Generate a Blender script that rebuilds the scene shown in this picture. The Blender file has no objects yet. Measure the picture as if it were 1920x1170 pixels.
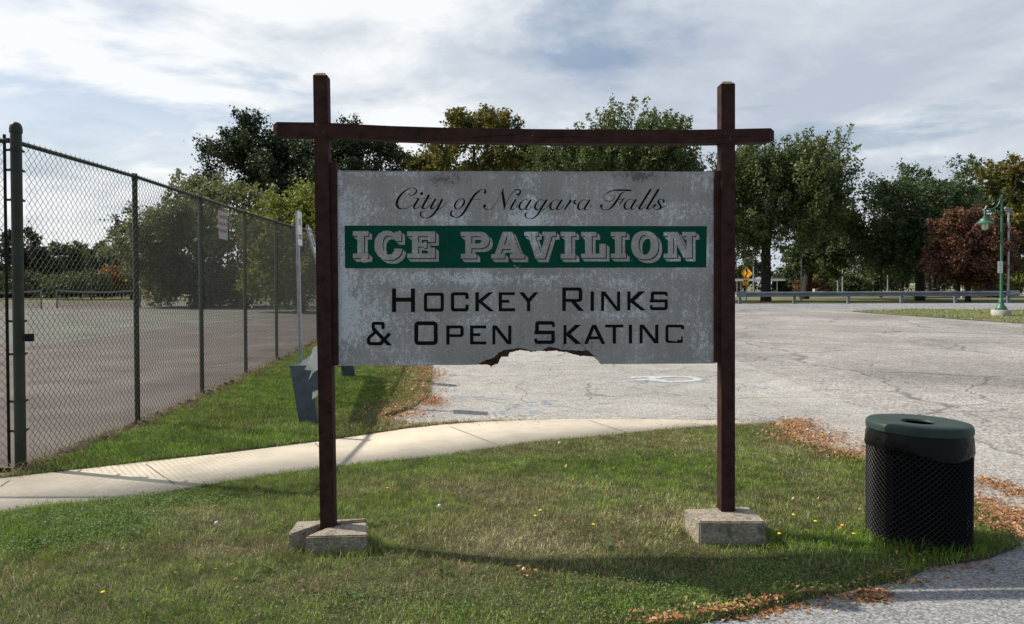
import bpy, bmesh, math, random
import numpy as np
from mathutils import Vector, Matrix, Euler
R = math.radians
rng = np.random.default_rng(7)
random.seed(7)
sc = bpy.context.scene
col = sc.collection

# ------------------------------------------------------------------ camera
F = 1385.0                                   # focal length in photo pixels (1920 wide)
CAMZ = 1.66
PITCH = math.atan(23 / F)
SHIFT = -27 / 1920
cam = bpy.data.objects.new('camera', bpy.data.cameras.new('camera'))
col.objects.link(cam)
CR = Matrix.Rotation(math.pi / 2 - PITCH, 3, 'X') @ Matrix.Rotation(R(-0.2), 3, 'Z')
cam.location = (0, 0, CAMZ)
cam.rotation_euler = CR.to_euler()
cam.data.sensor_width = 36
cam.data.lens = F / 1920 * 36
cam.data.shift_y = SHIFT
cam.data.clip_start = 0.05
cam.data.clip_end = 3000
sc.camera = cam

# ------------------------------------------------------------------ sun and sky
SUN_EL, SUN_AZ = R(44), R(18)                # shadows run to the right, 18 degrees towards the viewer
sd = Vector((math.cos(SUN_AZ) * math.cos(SUN_EL), -math.sin(SUN_AZ) * math.cos(SUN_EL), -math.sin(SUN_EL)))
sun = bpy.data.objects.new('sun', bpy.data.lights.new('sun', 'SUN'))
col.objects.link(sun)
sun.rotation_euler = sd.to_track_quat('-Z', 'Y').to_euler()
sun.location = (-20, 6, 20)
sun.data.energy = 4.9
sun.data.angle = R(0.4)
sun.data.color = (1.0, 0.93, 0.82)

world = bpy.data.worlds.new('World')
sc.world = world
world.use_nodes = True
wt = world.node_tree
wt.nodes.clear()


class NT:
    """tiny node-tree helper"""
    def __init__(s, tree):
        s.t = tree

    def n(s, typ, **kw):
        nd = s.t.nodes.new(typ)
        ins = kw.pop('ins', {})
        for k, v in kw.items():
            setattr(nd, k, v)
        for k, v in ins.items():
            sock = nd.inputs[k]
            if isinstance(v, bpy.types.NodeSocket):
                s.t.links.new(v, sock)
            else:
                if sock.type == 'RGBA' and not hasattr(v, '__len__'):
                    v = (v, v, v, 1)
                elif sock.type == 'RGBA' and len(v) == 3:
                    v = (*v, 1)
                sock.default_value = v
        return nd

    def math(s, op, a, b=0.5, clamp=False):
        return s.n('ShaderNodeMath', operation=op, use_clamp=clamp, ins={0: a, 1: b}).outputs[0]

    def noise(s, vec, scale, detail=4, rough=0.55, dist=0.0):
        return s.n('ShaderNodeTexNoise', ins={'Vector': vec, 'Scale': scale, 'Detail': detail, 'Roughness': rough,
                                              'Distortion': dist}).outputs['Fac']

    def ramp(s, fac, stops):
        nd = s.n('ShaderNodeValToRGB', ins={0: fac})
        el = nd.color_ramp.elements
        while len(el) < len(stops):
            el.new(0.5)
        for e, (p, c) in zip(el, stops):
            e.position = p
            e.color = (*c, 1) if hasattr(c, '__len__') else (c, c, c, 1)
        return nd.outputs[0]

    def mix(s, fac, a, b, mode='MIX'):
        nd = s.n('ShaderNodeMix', data_type='RGBA', blend_type=mode)
        for k, v in ((0, fac), (6, a), (7, b)):
            sock = nd.inputs[k]
            if isinstance(v, bpy.types.NodeSocket):
                s.t.links.new(v, sock)
            elif k == 0:
                sock.default_value = v
            else:
                sock.default_value = (v, v, v, 1) if not hasattr(v, '__len__') else (*v[:3], 1)
        return nd.outputs[2]


w = NT(wt)
sky = w.n('ShaderNodeTexSky', sky_type='NISHITA', sun_disc=False, sun_elevation=SUN_EL,
          sun_rotation=R(-72), air_density=1.0, dust_density=1.5, ozone_density=1.0)
tc = w.n('ShaderNodeTexCoord').outputs['Generated']
sep = w.n('ShaderNodeSeparateXYZ', ins={0: tc})
zz = w.math('ADD', w.math('MAXIMUM', sep.outputs[2], 0.0), 0.10)
cu = w.n('ShaderNodeCombineXYZ', ins={0: w.math('DIVIDE', sep.outputs[0], zz), 1: w.math('DIVIDE', sep.outputs[1], zz)}).outputs[0]
mp = w.n('ShaderNodeMapping', ins={'Vector': cu, 'Location': (5.7, 2.2, 0), 'Rotation': (0, 0, 0.35)}).outputs[0]
cover = w.noise(mp, 0.80, 10, 0.58, 0.25)
cover = w.ramp(cover, [(0.375, 0.28), (0.465, 1.0)])
low = w.n('ShaderNodeMapRange', ins={'Value': sep.outputs[2], 'From Min': 0.10, 'From Max': 0.27, 'To Min': 0.85, 'To Max': 0.0}).outputs[0]
cover = w.math('MAXIMUM', cover, low)
front = w.n('ShaderNodeMapRange', ins={'Value': sep.outputs[1], 'From Min': -0.5, 'From Max': 0.25, 'To Min': 0.2, 'To Max': 1.0}).outputs[0]
cover = w.math('MULTIPLY', cover, front)
z2 = w.math('ADD', w.math('MAXIMUM', sep.outputs[2], 0.0), 0.22)
cv2 = w.n('ShaderNodeCombineXYZ', ins={0: w.math('DIVIDE', sep.outputs[0], z2), 1: w.math('DIVIDE', sep.outputs[1], z2), 2: w.math('MULTIPLY', sep.outputs[2], 2.5)}).outputs[0]
shade = w.noise(w.n('ShaderNodeMapping', ins={'Vector': cv2, 'Location': (10.2, 4.1, 2.0), 'Rotation': (0, 0, 0.5)}).outputs[0], 2.0, 10, 0.6, 0.3)
big_ = w.noise(w.n('ShaderNodeMapping', ins={'Vector': cu, 'Location': (3.2, 8.1, 0.0), 'Rotation': (0, 0, 0.35)}).outputs[0], 0.55, 3, 0.5, 0.2)
shade = w.math('ADD', w.math('MULTIPLY', shade, 0.72), w.math('MULTIPLY', big_, 0.28))
# towards the sun (left) the cloud is brighter, away from it greyer
side = w.math('MULTIPLY_ADD', sep.outputs[0], -0.40)
side.node.inputs[2].default_value = 0.50
br = w.math('ADD', shade, w.math('MULTIPLY', w.math('SUBTRACT', side, 0.5), 0.5))
ccol = w.ramp(br, [(0.34, (4.7, 5.25, 6.1)), (0.47, (6.0, 6.5, 7.1)), (0.59, (8.8, 9.0, 9.1))])
cl = w.mix(w.math('MULTIPLY', cover, 0.95), sky.outputs[0], ccol)
bg = w.n('ShaderNodeBackground', ins={'Color': cl, 'Strength': 0.1})
out = w.n('ShaderNodeOutputWorld', ins={'Surface': bg.outputs[0]})

sc.view_settings.view_transform = 'Standard'
sc.view_settings.look = 'None'
sc.view_settings.exposure = 0.16
sc.view_settings.gamma = 1.0
sc.view_settings.use_curve_mapping = False
sc.cycles.max_bounces = 6
sc.cycles.transparent_max_bounces = 8


# ------------------------------------------------------------------ geometry helpers
def sstep(a, b, x):
    t = np.clip((np.asarray(x, float) - a) / (b - a), 0, 1)
    return t * t * (3 - 2 * t)


def gz(x, y):                                # the lot climbs gently away from the viewer
    return 0.42 * sstep(9, 38, y)


def lawnz(x, y):
    x = np.asarray(x, float); y = np.asarray(y, float)
    b = 0.055 * np.exp(-(((x - 1.55) / 0.95) ** 2 + ((y - 5.0) / 0.62) ** 2))
    return gz(x, y) + 0.016 + b + 0.008 * np.sin(x * 2.3 + 1) * np.sin(y * 1.9)


def ray(px, py):
    return CR @ Vector(((px - 960) / F, -(py - 585) / F + SHIFT * 1920 / F, -1))


def at(px, py, Y):
    d = ray(px, py)
    return Vector((0, 0, CAMZ)) + d * (Y / d.y)


def gnd(px, py, dz=0.0):
    d = ray(px, py)
    lo, hi = 0.5, 400.0
    for _ in range(60):
        m = (lo + hi) / 2
        p = d * (m / d.y)
        if CAMZ + p.z > float(gz(p.x, p.y)) + dz:
            lo = m
        else:
            hi = m
    p = d * (lo / d.y)
    return Vector((p.x, p.y, CAMZ + p.z))


def onz(px, py, z):
    d = ray(px, py)
    return Vector((0, 0, CAMZ)) + d * ((z - CAMZ) / d.z)


def hashn(ix, iy, seed):
    h = (ix.astype(np.int64) * 374761393 + iy.astype(np.int64) * 668265263 + seed * 1442695041) & 0x7fffffff
    h = ((h ^ (h >> 13)) * 1274126177) & 0x7fffffff
    return ((h ^ (h >> 16)) & 0xffff) / 65535.0


def vnoise(x, y, seed=0):
    x = np.asarray(x, float); y = np.asarray(y, float)
    ix = np.floor(x); iy = np.floor(y)
    fx = x - ix; fy = y - iy
    fx = fx * fx * (3 - 2 * fx); fy = fy * fy * (3 - 2 * fy)
    a = hashn(ix, iy, seed); b = hashn(ix + 1, iy, seed)
    c = hashn(ix, iy + 1, seed); d = hashn(ix + 1, iy + 1, seed)
    return (a * (1 - fx) + b * fx) * (1 - fy) + (c * (1 - fx) + d * fx) * fy


def fbm(x, y, seed=0, octv=4, g=0.5):
    s = 0; a = 1; t = 0
    for k in range(octv):
        s = s + a * vnoise(x * 2 ** k, y * 2 ** k, seed + k * 17); t += a; a *= g
    return s / t


ORG = {}


def link(o, parent=None):
    col.objects.link(o)
    if parent is not None:
        o.parent = parent
        ORG[o.name] = ORG[parent.name]
    else:
        ORG[o.name] = Vector(o.location)
    return o


def empty(name, loc):
    o = bpy.data.objects.new(name, None)
    o.location = loc
    o.empty_display_size = 0.2
    return link(o)


def tag(o, label=None, cat=None, group=None, kind=None):
    if label: o['label'] = label
    if cat: o['category'] = cat
    if group: o['group'] = group
    if kind: o['kind'] = kind
    return o


def thing(name, loc, label, cat, group=None):
    return tag(empty(name, loc), label, cat, group)


class MB:
    def __init__(s):
        s.v = []; s.f = []

    def add(s, vs, fs):
        o = len(s.v)
        s.v += [tuple(p) for p in vs]
        s.f += [tuple(i + o for i in f) for f in fs]
        return s

    def box(s, c, size, rot=None):
        c = Vector(c); hx, hy, hz = [k / 2 for k in size]
        vs = [Vector((x, y, z)) for x in (-hx, hx) for y in (-hy, hy) for z in (-hz, hz)]
        if rot is not None:
            vs = [rot @ p for p in vs]
        return s.add([c + p for p in vs], [(0, 1, 3, 2), (4, 6, 7, 5), (0, 4, 5, 1), (2, 3, 7, 6), (0, 2, 6, 4), (1, 5, 7, 3)])

    def hexa(s, bottom, top):                # two quads, same winding
        return s.add(list(bottom) + list(top), [(3, 2, 1, 0), (4, 5, 6, 7)] + [(i, (i + 1) % 4, 4 + (i + 1) % 4, 4 + i) for i in range(4)])

    def prism(s, poly, vec):                 # polygon (3d points) swept along vec
        n = len(poly); vec = Vector(vec)
        vs = [Vector(p) for p in poly] + [Vector(p) + vec for p in poly]
        return s.add(vs, [tuple(range(n - 1, -1, -1)), tuple(range(n, 2 * n))] + [(i, (i + 1) % n, n + (i + 1) % n, n + i) for i in range(n)])

    def tube(s, pts, rad, k=8, caps=True):
        pts = [Vector(p) for p in pts]
        if not hasattr(rad, '__len__'):
            rad = [rad] * len(pts)
        vs = []; a = None
        for i, p in enumerate(pts):
            t = (pts[min(i + 1, len(pts) - 1)] - pts[max(i - 1, 0)]).normalized()
            if a is None:
                a = t.orthogonal().normalized()
            a = (a - t * a.dot(t)).normalized()
            b = t.cross(a)
            vs += [p + (a * math.cos(2 * math.pi * j / k) + b * math.sin(2 * math.pi * j / k)) * rad[i] for j in range(k)]
        fs = [(i * k + j, i * k + (j + 1) % k, (i + 1) * k + (j + 1) % k, (i + 1) * k + j) for i in range(len(pts) - 1) for j in range(k)]
        if caps:
            fs += [tuple(range(k - 1, -1, -1)), tuple(range((len(pts) - 1) * k, len(pts) * k))]
        return s.add(vs, fs)

    def lathe(s, prof, c=(0, 0, 0), k=24):
        c = Vector(c); vs = []
        for r, z in prof:
            vs += [c + Vector((r * math.cos(2 * math.pi * j / k), r * math.sin(2 * math.pi * j / k), z)) for j in range(k)]
        fs = [(i * k + j, i * k + (j + 1) % k, (i + 1) * k + (j + 1) % k, (i + 1) * k + j) for i in range(len(prof) - 1) for j in range(k)]
        return s.add(vs, fs)

    def build(s, name, m, parent=None, smooth=False, bevel=0.0):
        o0 = ORG[parent.name] if parent is not None else Vector((0, 0, 0))
        me = bpy.data.meshes.new(name)
        me.from_pydata([tuple(Vector(p) - o0) for p in s.v], [], s.f)
        bm = bmesh.new(); bm.from_mesh(me)
        bmesh.ops.recalc_face_normals(bm, faces=bm.faces)
        if bevel:
            bmesh.ops.bevel(bm, geom=[e for e in bm.edges if e.is_manifold and e.calc_face_angle(0) > 0.6], offset=bevel, segments=2, affect='EDGES', profile=0.6)
        bm.to_mesh(me); bm.free()
        if smooth:
            me.polygons.foreach_set('use_smooth', [True] * len(me.polygons))
            try:
                me.set_sharp_from_angle(angle=R(40))
            except Exception:
                pass
        me.materials.append(m)
        return link(bpy.data.objects.new(name, me), parent)


def fast_mesh(name, V, faces, m, parent=None, colr=None, smooth=False):
    """faces: list of int arrays (n,k)"""
    o0 = np.array(ORG[parent.name]) if parent is not None else np.zeros(3)
    me = bpy.data.meshes.new(name)
    V = np.asarray(V, np.float32) - o0.astype(np.float32)
    me.vertices.add(len(V)); me.vertices.foreach_set('co', V.ravel())
    li = np.concatenate([f.ravel() for f in faces]).astype(np.int32)
    tot = np.concatenate([np.full(len(f), f.shape[1]) for f in faces]).astype(np.int32)
    st = np.concatenate([[0], np.cumsum(tot)[:-1]]).astype(np.int32)
    me.loops.add(len(li)); me.loops.foreach_set('vertex_index', li)
    me.polygons.add(len(tot)); me.polygons.foreach_set('loop_start', st)
    try:
        me.polygons.foreach_set('loop_total', tot)
    except Exception:
        pass
    me.update(calc_edges=True)
    if smooth:
        me.polygons.foreach_set('use_smooth', np.ones(len(tot), bool))
    if colr is not None:
        at_ = me.color_attributes.new('Col', 'FLOAT_COLOR', 'POINT')
        at_.data.foreach_set('color', np.c_[colr, np.ones(len(colr))].astype(np.float32).ravel())
    me.materials.append(m)
    return link(bpy.data.objects.new(name, me), parent)


# ------------------------------------------------------------------ materials
def mat(name, base, rough=0.7, var=0.25, scale=8.0, bump=0.0, bscale=60.0, metal=0.0, spec=0.4, second=None, sec_th=(0.55, 0.7), sec_scale=5.0):
    m = bpy.data.materials.new(name); m.use_nodes = True
    t = NT(m.node_tree)
    b = m.node_tree.nodes['Principled BSDF']
    co = t.n('ShaderNodeTexCoord').outputs['Object']
    f = t.noise(co, scale, 6, 0.6)
    lo = tuple(c * (1 - var) for c in base); hi = tuple(c * (1 + var) for c in base)
    c = t.ramp(f, [(0.3, lo), (0.7, hi)])
    if second is not None:
        g = t.ramp(t.noise(co, sec_scale, 8, 0.65), [(sec_th[0], 0.0), (sec_th[1], 1.0)])
        c = t.mix(g, c, second)
    m.node_tree.links.new(c, b.inputs['Base Color'])
    b.inputs['Roughness'].default_value = rough
    b.inputs['Metallic'].default_value = metal
    b.inputs['Specular IOR Level'].default_value = spec
    if bump:
        bn = t.n('ShaderNodeBump', ins={'Strength': bump, 'Distance': 0.01, 'Height': t.noise(co, bscale, 5, 0.6)})
        m.node_tree.links.new(bn.outputs[0], b.inputs['Normal'])
    return m


def leaf_mat(name, base, var=0.5, hue2=None, trans=0.35, mixamt=(0.5, 0.75)):
    m = bpy.data.materials.new(name); m.use_nodes = True
    t = NT(m.node_tree); nt = m.node_tree
    nt.nodes.clear()
    rnd = t.n('ShaderNodeNewGeometry').outputs['Random Per Island']
    c = t.ramp(rnd, [(0.0, tuple(k * (1 - var) for k in base)), (1.0, tuple(k * (1 + var) for k in base))])
    if hue2 is not None:
        co = t.n('ShaderNodeTexCoord').outputs['Object']
        f = t.math('ADD', t.noise(co, 0.45, 3), t.math('MULTIPLY', t.math('SUBTRACT', rnd, 0.5), 0.25))
        c = t.mix(t.ramp(f, [(mixamt[0], 0.0), (mixamt[1], 1.0)]), c, hue2)
    d = t.n('ShaderNodeBsdfPrincipled', ins={'Base Color': c, 'Roughness': 0.55, 'Specular IOR Level': 0.35})
    tr = t.n('ShaderNodeBsdfTranslucent', ins={'Color': t.mix(1.0, c, (1.08, 1.1, 0.72), 'MULTIPLY')})
    mx = t.n('ShaderNodeMixShader', ins={0: trans, 1: d.outputs[0], 2: tr.outputs[0]})
    t.n('ShaderNodeOutputMaterial', ins={'Surface': mx.outputs[0]})
    return m


def attr_mat(name, rough=0.8, trans=0.0, speck=None, bump=0.0, spec=0.3):
    m = bpy.data.materials.new(name); m.use_nodes = True
    t = NT(m.node_tree); nt = m.node_tree
    nt.nodes.clear()
    c = t.n('ShaderNodeAttribute', attribute_name='Col').outputs['Color']
    co = t.n('ShaderNodeTexCoord').outputs['Object']
    if speck:
        f = t.ramp(t.noise(co, speck, 3, 0.7), [(0.25, 0.72), (0.75, 1.25)])
        c = t.mix(1.0, c, f, 'MULTIPLY')
    d = t.n('ShaderNodeBsdfPrincipled', ins={'Base Color': c, 'Roughness': rough, 'Specular IOR Level': spec})
    o = d.outputs[0]
    if bump:
        bn = t.n('ShaderNodeBump', ins={'Strength': bump, 'Distance': 0.003, 'Height': t.noise(co, 150, 4, 0.7)})
        nt.links.new(bn.outputs[0], d.inputs['Normal'])
    if trans:
        tr = t.n('ShaderNodeBsdfTranslucent', ins={'Color': c})
        o = t.n('ShaderNodeMixShader', ins={0: trans, 1: o, 2: tr.outputs[0]}).outputs[0]
    t.n('ShaderNodeOutputMaterial', ins={'Surface': o})
    return m


def asphalt(name, base, crack=True, agg=90.0, warm=(1.04, 1.0, 0.93), patch=0.35, crackscale=0.5):
    m = bpy.data.materials.new(name); m.use_nodes = True
    t = NT(m.node_tree); b = m.node_tree.nodes['Principled BSDF']
    co = t.n('ShaderNodeTexCoord').outputs['Object']
    g = t.noise(co, agg, 3, 0.8)
    g2 = t.n('ShaderNodeTexVoronoi', ins={'Vector': co, 'Scale': agg * 0.7}).outputs['Color']
    g2 = t.n('ShaderNodeSeparateColor', ins={0: g2}).outputs[0]
    big = t.noise(co, 0.28, 6, 0.6, 0.6)
    med = t.noise(co, 2.2, 5, 0.65)
    v = t.math('ADD', t.math('MULTIPLY', g, 0.55), t.math('MULTIPLY', g2, 0.45))
    c = t.ramp(v, [(0.25, tuple(base * 0.48 * k for k in warm)), (0.52, tuple(base * k for k in warm)), (0.8, tuple(min(0.8, base * 1.75) * k for k in warm))])
    c = t.mix(1.0, c, t.ramp(big, [(0.3, 1 - patch), (0.65, 1.12)]), 'MULTIPLY')
    c = t.mix(1.0, c, t.ramp(med, [(0.25, 0.80), (0.7, 1.10)]), 'MULTIPLY')
    if crack:
        dn = t.n('ShaderNodeTexNoise', ins={'Vector': co, 'Scale': 1.3, 'Detail': 5.0}).outputs['Color']
        dv = t.n('ShaderNodeVectorMath', operation='MULTIPLY_ADD', ins={0: dn, 1: (0.9, 0.9, 0), 2: co}).outputs[0]
        e = t.n('ShaderNodeTexVoronoi', feature='DISTANCE_TO_EDGE', ins={'Vector': dv, 'Scale': crackscale}).outputs['Distance']
        e2 = t.n('ShaderNodeTexVoronoi', feature='DISTANCE_TO_EDGE', ins={'Vector': dv, 'Scale': crackscale * 3.1}).outputs['Distance']
        k1 = t.ramp(e, [(0.003, 0.5), (0.010, 1.0)])
        k2 = t.ramp(t.math('ADD', e2, t.math('MULTIPLY', t.ramp(t.noise(co, 0.5, 2), [(0.45, 1.0), (0.6, 0.0)]), 0.2)), [(0.006, 0.62), (0.022, 1.0)])
        c = t.mix(1.0, c, k1, 'MULTIPLY')
        c = t.mix(1.0, c, k2, 'MULTIPLY')
    m.node_tree.links.new(c, b.inputs['Base Color'])
    b.inputs['Roughness'].default_value = 0.9
    b.inputs['Specular IOR Level'].default_value = 0.25
    bn = t.n('ShaderNodeBump', ins={'Strength': 0.8, 'Distance': 0.006, 'Height': v})
    m.node_tree.links.new(bn.outputs[0], b.inputs['Normal'])
    return m


M = {}
M['paint'] = mat('brown_paint', (0.042, 0.0190, 0.0165), 0.7, 0.45, 14, 0.5, 40, spec=0.12, second=(0.17, 0.13, 0.105), sec_th=(0.71, 0.73), sec_scale=9)
M['endgrain'] = mat('weathered_wood', (0.20, 0.15, 0.11), 0.85, 0.4, 30, 0.5, 90)
M['concrete'] = mat('footing_concrete', (0.31, 0.27, 0.21), 0.95, 0.5, 70, 1.0, 60, second=(0.13, 0.115, 0.09), sec_th=(0.50, 0.66), sec_scale=14)
M['core'] = mat('rotten_plywood', (0.055, 0.021, 0.014), 0.95, 0.85, 45, 1.0, 80, second=(0.012, 0.008, 0.007), sec_th=(0.5, 0.6), sec_scale=25)
M['black'] = mat('black_vinyl', (0.007, 0.007, 0.008), 0.75, 0.3, 30, spec=0.08)
M['green'] = mat('green_vinyl', (0.002, 0.062, 0.040), 0.7, 0.15, 6, spec=0.08)
M['fence'] = mat('green_fence_paint', (0.030, 0.038, 0.027), 0.5, 0.3, 6, 0.2, 40, spec=0.3, second=(0.06, 0.066, 0.05), sec_th=(0.6, 0.72))
M['wire'] = mat('fence_wire', (0.085, 0.088, 0.078), 0.5, 0.2, 3, spec=0.4)
M['galv'] = mat('galvanised_steel', (0.40, 0.42, 0.44), 0.5, 0.25, 9, metal=0.5)
M['rail'] = mat('guardrail_steel', (0.20, 0.225, 0.265), 0.5, 0.25, 1.2, metal=0.4)
M['slate'] = mat('slate_sheet_metal', (0.085, 0.105, 0.13), 0.5, 0.3, 7, metal=0.2, second=(0.17, 0.185, 0.2), sec_th=(0.55, 0.8))
M['white'] = mat('white_paint', (0.74, 0.74, 0.72), 0.5, 0.08, 6)
M['greyed'] = mat('shade_greyed_white_plate', (0.36, 0.35, 0.35), 0.7, 0.1, 6)  # white notice plate, the shade on it put into the base colour
M['wrap'] = mat('torn_white_sheet', (0.78, 0.78, 0.76), 0.6, 0.1, 9)
M['red'] = mat('red_print', (0.30, 0.12, 0.13), 0.6, 0.2, 30)
M['blue'] = mat('blue_print', (0.03, 0.07, 0.22), 0.5, 0.2, 30)
M['grey_print'] = mat('grey_print', (0.22, 0.22, 0.22), 0.5, 0.2, 30)
M['yellow'] = mat('warning_yellow', (0.75, 0.36, 0.02), 0.5, 0.1, 10)
M['lamp'] = mat('verdigris_green_paint', (0.032, 0.125, 0.075), 0.45, 0.25, 4, spec=0.5)
M['glass'] = mat('lamp_glass', (0.55, 0.55, 0.48), 0.3, 0.1, 4)
M['plinth'] = mat('plinth_concrete', (0.42, 0.40, 0.36), 0.9, 0.2, 10, 0.5)
M['sidewalk'] = mat('sidewalk_concrete', (0.60, 0.53, 0.42), 0.95, 0.12, 2.6, 1.0, 140, second=(0.51, 0.445, 0.345), sec_th=(0.52, 0.80), sec_scale=3.0)
M['lot'] = asphalt('worn_asphalt', 0.30, True, 60, (1.06, 1.0, 0.93), .4, .3)
M['apron'] = asphalt('pale_asphalt', 0.345, True, 110, (1.05, 1.0, 0.92), 0.22, 0.62)
M['path'] = asphalt('coarse_asphalt', 0.27, False, 130, (1.0, 1.0, 1.0), 0.2)
M['roadm'] = asphalt('road_asphalt', 0.25, False, 20, (0.98, 1.0, 1.04), 0.15)
M['court'] = mat('court_surface', (0.122, 0.100, 0.090), 0.95, 0.4, 0.8, 0.8, 60, second=(0.10, 0.088, 0.08), sec_th=(0.5, 0.6), sec_scale=0.12)
M['soil'] = mat('soil', (0.055, 0.039, 0.024), 1.0, 0.6, 25, 1.0, 30, second=(0.13, 0.095, 0.055), sec_th=(0.5, 0.6), sec_scale=12)
M['turf'] = mat('turf_soil', (0.065, 0.062, 0.030), 1.0, 0.5, 12, 1.0, 80)
M['fargrass'] = mat('far_grass', (0.10, 0.115, 0.042), 1.0, 0.35, 1.5, 0.5, 20, second=(0.18, 0.15, 0.075), sec_th=(0.45, 0.62), sec_scale=0.5)
M['blade'] = attr_mat('grass_blades', 0.6, 0.25)
M['litter'] = attr_mat('dry_leaves', 0.7, 0.2)
M['board'] = attr_mat('weathered_board', 0.75, 0.0, 160, 0.3)
M['bark'] = mat('bark', (0.032, 0.027, 0.022), 0.95, 0.4, 5, 0.8, 20)
M['paintmark'] = mat('white_road_paint', (0.50, 0.52, 0.53), 0.9, 0.2, 30, second=(0.35, 0.36, 0.37), sec_th=(.44, .56), sec_scale=7)
M['bluemark'] = mat('faded_blue_paint', (0.27, 0.33, 0.38), 0.9, 0.15, 20)
M['lid'] = mat('green_plastic', (0.018, 0.036, 0.029), 0.5, 0.2, 5, spec=0.25, second=(0.032, 0.052, 0.043), sec_th=(0.4, 0.9))
M['can'] = mat('black_coated_steel', (0.006, 0.006, 0.007), 0.45, 0.2, 10, spec=0.18)
M['bag'] = mat('black_plastic_film', (0.005, 0.005, 0.006), 0.36, 0.2, 10, 0.9, 14, spec=0.16)
M['rubber'] = mat('dark_net', (0.006, 0.006, 0.006), 0.9, 0.2, 10, spec=0.05)
M['wood'] = mat('dark_wood', (0.06, 0.05, 0.04), 0.9, 0.3, 5)
M['dandy'] = mat('dandelion_yellow', (0.75, 0.55, 0.02), 0.8, 0.1, 30)
M['stem'] = mat('stem_green', (0.08, 0.12, 0.04), 0.8, 0.1, 30)
M['puff'] = mat('seed_head_white', (0.7, 0.7, 0.66), 0.9, 0.05, 30)


# ------------------------------------------------------------------ ground sheets
def inpoly(x, y, poly):
    c = np.zeros(x.shape, bool)
    n = len(poly)
    for i in range(n):
        x0, y0 = poly[i]; x1, y1 = poly[(i + 1) % n]
        if y0 == y1:
            continue
        k = ((y0 > y) != (y1 > y)) & (x < (x1 - x0) * (y - y0) / (y1 - y0) + x0)
        c ^= k
    return c


def sheet(name, poly, m, dz=0.0, zf=gz, cutsy=(), cutsx=(), skirt=0.0):
    bm = bmesh.new()
    vs = [bm.verts.new((x, y, 0)) for x, y in poly]
    bm.faces.new(vs)
    for yv in cutsy:
        bmesh.ops.bisect_plane(bm, geom=bm.verts[:] + bm.edges[:] + bm.faces[:], plane_co=(0, yv, 0), plane_no=(0, 1, 0))
    for xv in cutsx:
        bmesh.ops.bisect_plane(bm, geom=bm.verts[:] + bm.edges[:] + bm.faces[:], plane_co=(xv, 0, 0), plane_no=(1, 0, 0))
    bmesh.ops.triangulate(bm, faces=[f for f in bm.faces if len(f.verts) > 4])
    for v in bm.verts:
        v.co.z = float(zf(v.co.x, v.co.y)) + dz
    bmesh.ops.recalc_face_normals(bm, faces=bm.faces)
    if skirt:
        be = [e for e in bm.edges if len(e.link_faces) == 1]
        ex = bmesh.ops.extrude_edge_only(bm, edges=be)
        for v in ex['geom']:
            if isinstance(v, bmesh.types.BMVert):
                v.co.z -= skirt
    if sum(f.normal.z for f in bm.faces) < 0:
        bmesh.ops.reverse_faces(bm, faces=bm.faces)
    me = bpy.data.meshes.new(name); bm.to_mesh(me); bm.free()
    me.polygons.foreach_set('use_smooth', [True] * len(me.polygons))
    me.materials.append(m)
    o = link(bpy.data.objects.new(name, me))
    o['kind'] = 'structure'
    return o


CY = [9 + 1.5 * k for k in range(20)]
CYF = CY + [60, 100, 200]
G2 = lambda px, py: (lambda p: (p.x, p.y))(gnd(px, py))
big = [(-900, -60), (900, -60), (900, 1500), (-900, 1500)]
sheet('ground', big, M['fargrass'], -0.04, gz, CYF)

# fence line: corner and line posts (photo pixels of the feet)
FP = [G2(39, 880), G2(258, 798), G2(379, 745), G2(461, 706), G2(519, 678)]
dlast = Vector((*FP[4], 0)) - Vector((*FP[3], 0))
for k in range(4):
    FP.append((FP[-1][0] + dlast.x, FP[-1][1] + dlast.y))

lot_poly = [(-1.4, 8.0), (-1.45, 9.2), (-1.25, 10.7), (-1.68, 14.8), (-1.9, 20), (-2.2, 47), (70, 47), (70, -8), (-12, -8), (-12, 1.4), (-3, 2.55), (0.0, 3.15), (1, 5)]
sheet('parking_lot', lot_poly, M['lot'], 0.0, gz, CY)
court_poly = [(FP[0][0] + 0.0, 6.75), (FP[1][0] + .02, FP[1][1]), (FP[2][0] + .02, FP[2][1]), (FP[4][0] + .02, FP[4][1]), (FP[8][0] + .02, FP[8][1]), (-8.5, 58), (-60, 58), (-60, 6.75)]
sheet('court', court_poly, M['court'], 0.002, gz, CY + [45, 50, 55])

gpoly = [G2(*p) for p in ((-200, 655), (60, 650), (200, 632), (380, 610), (470, 600), (560, 590), (580, 581), (-200, 581))]
sheet('court_paint', [(min(x, -5.6 if y < 18 else -6.5), y) for x, y in gpoly], mat('green_court_paint', (0.115, 0.122, 0.098), 0.95, 0.4, 0.9, 0.6, 50, second=(0.13, 0.11, 0.10), sec_th=(.5, .6), sec_scale=1.2), 0.007, gz, CY)
cl_ = MB()
for pth in ([(-100, 668), (60, 660), (260, 634)], [(270, 683), (300, 680)], [(390, 690), (430, 684)], [(60, 600), (420, 592)], [(0, 655), (180, 640)]):
    P_ = [gnd(*p) for p in pth]
    for a_, b_ in zip(P_, P_[1:]):
        n_ = Vector((-(b_ - a_).y, (b_ - a_).x, 0)).normalized() * .025
        cl_.add([Vector((q.x, q.y, float(gz(q.x, q.y)) + .011)) for q in (a_ - n_, a_ + n_, b_ + n_, b_ - n_)], [(0, 1, 2, 3)])
tag(cl_.build('court_lines', mat('worn_court_line', (0.30, 0.29, 0.27), .9, .3, 20, second=(0.14, 0.12, 0.105), sec_th=(.45, .55), sec_scale=6)), kind='structure')
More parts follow.
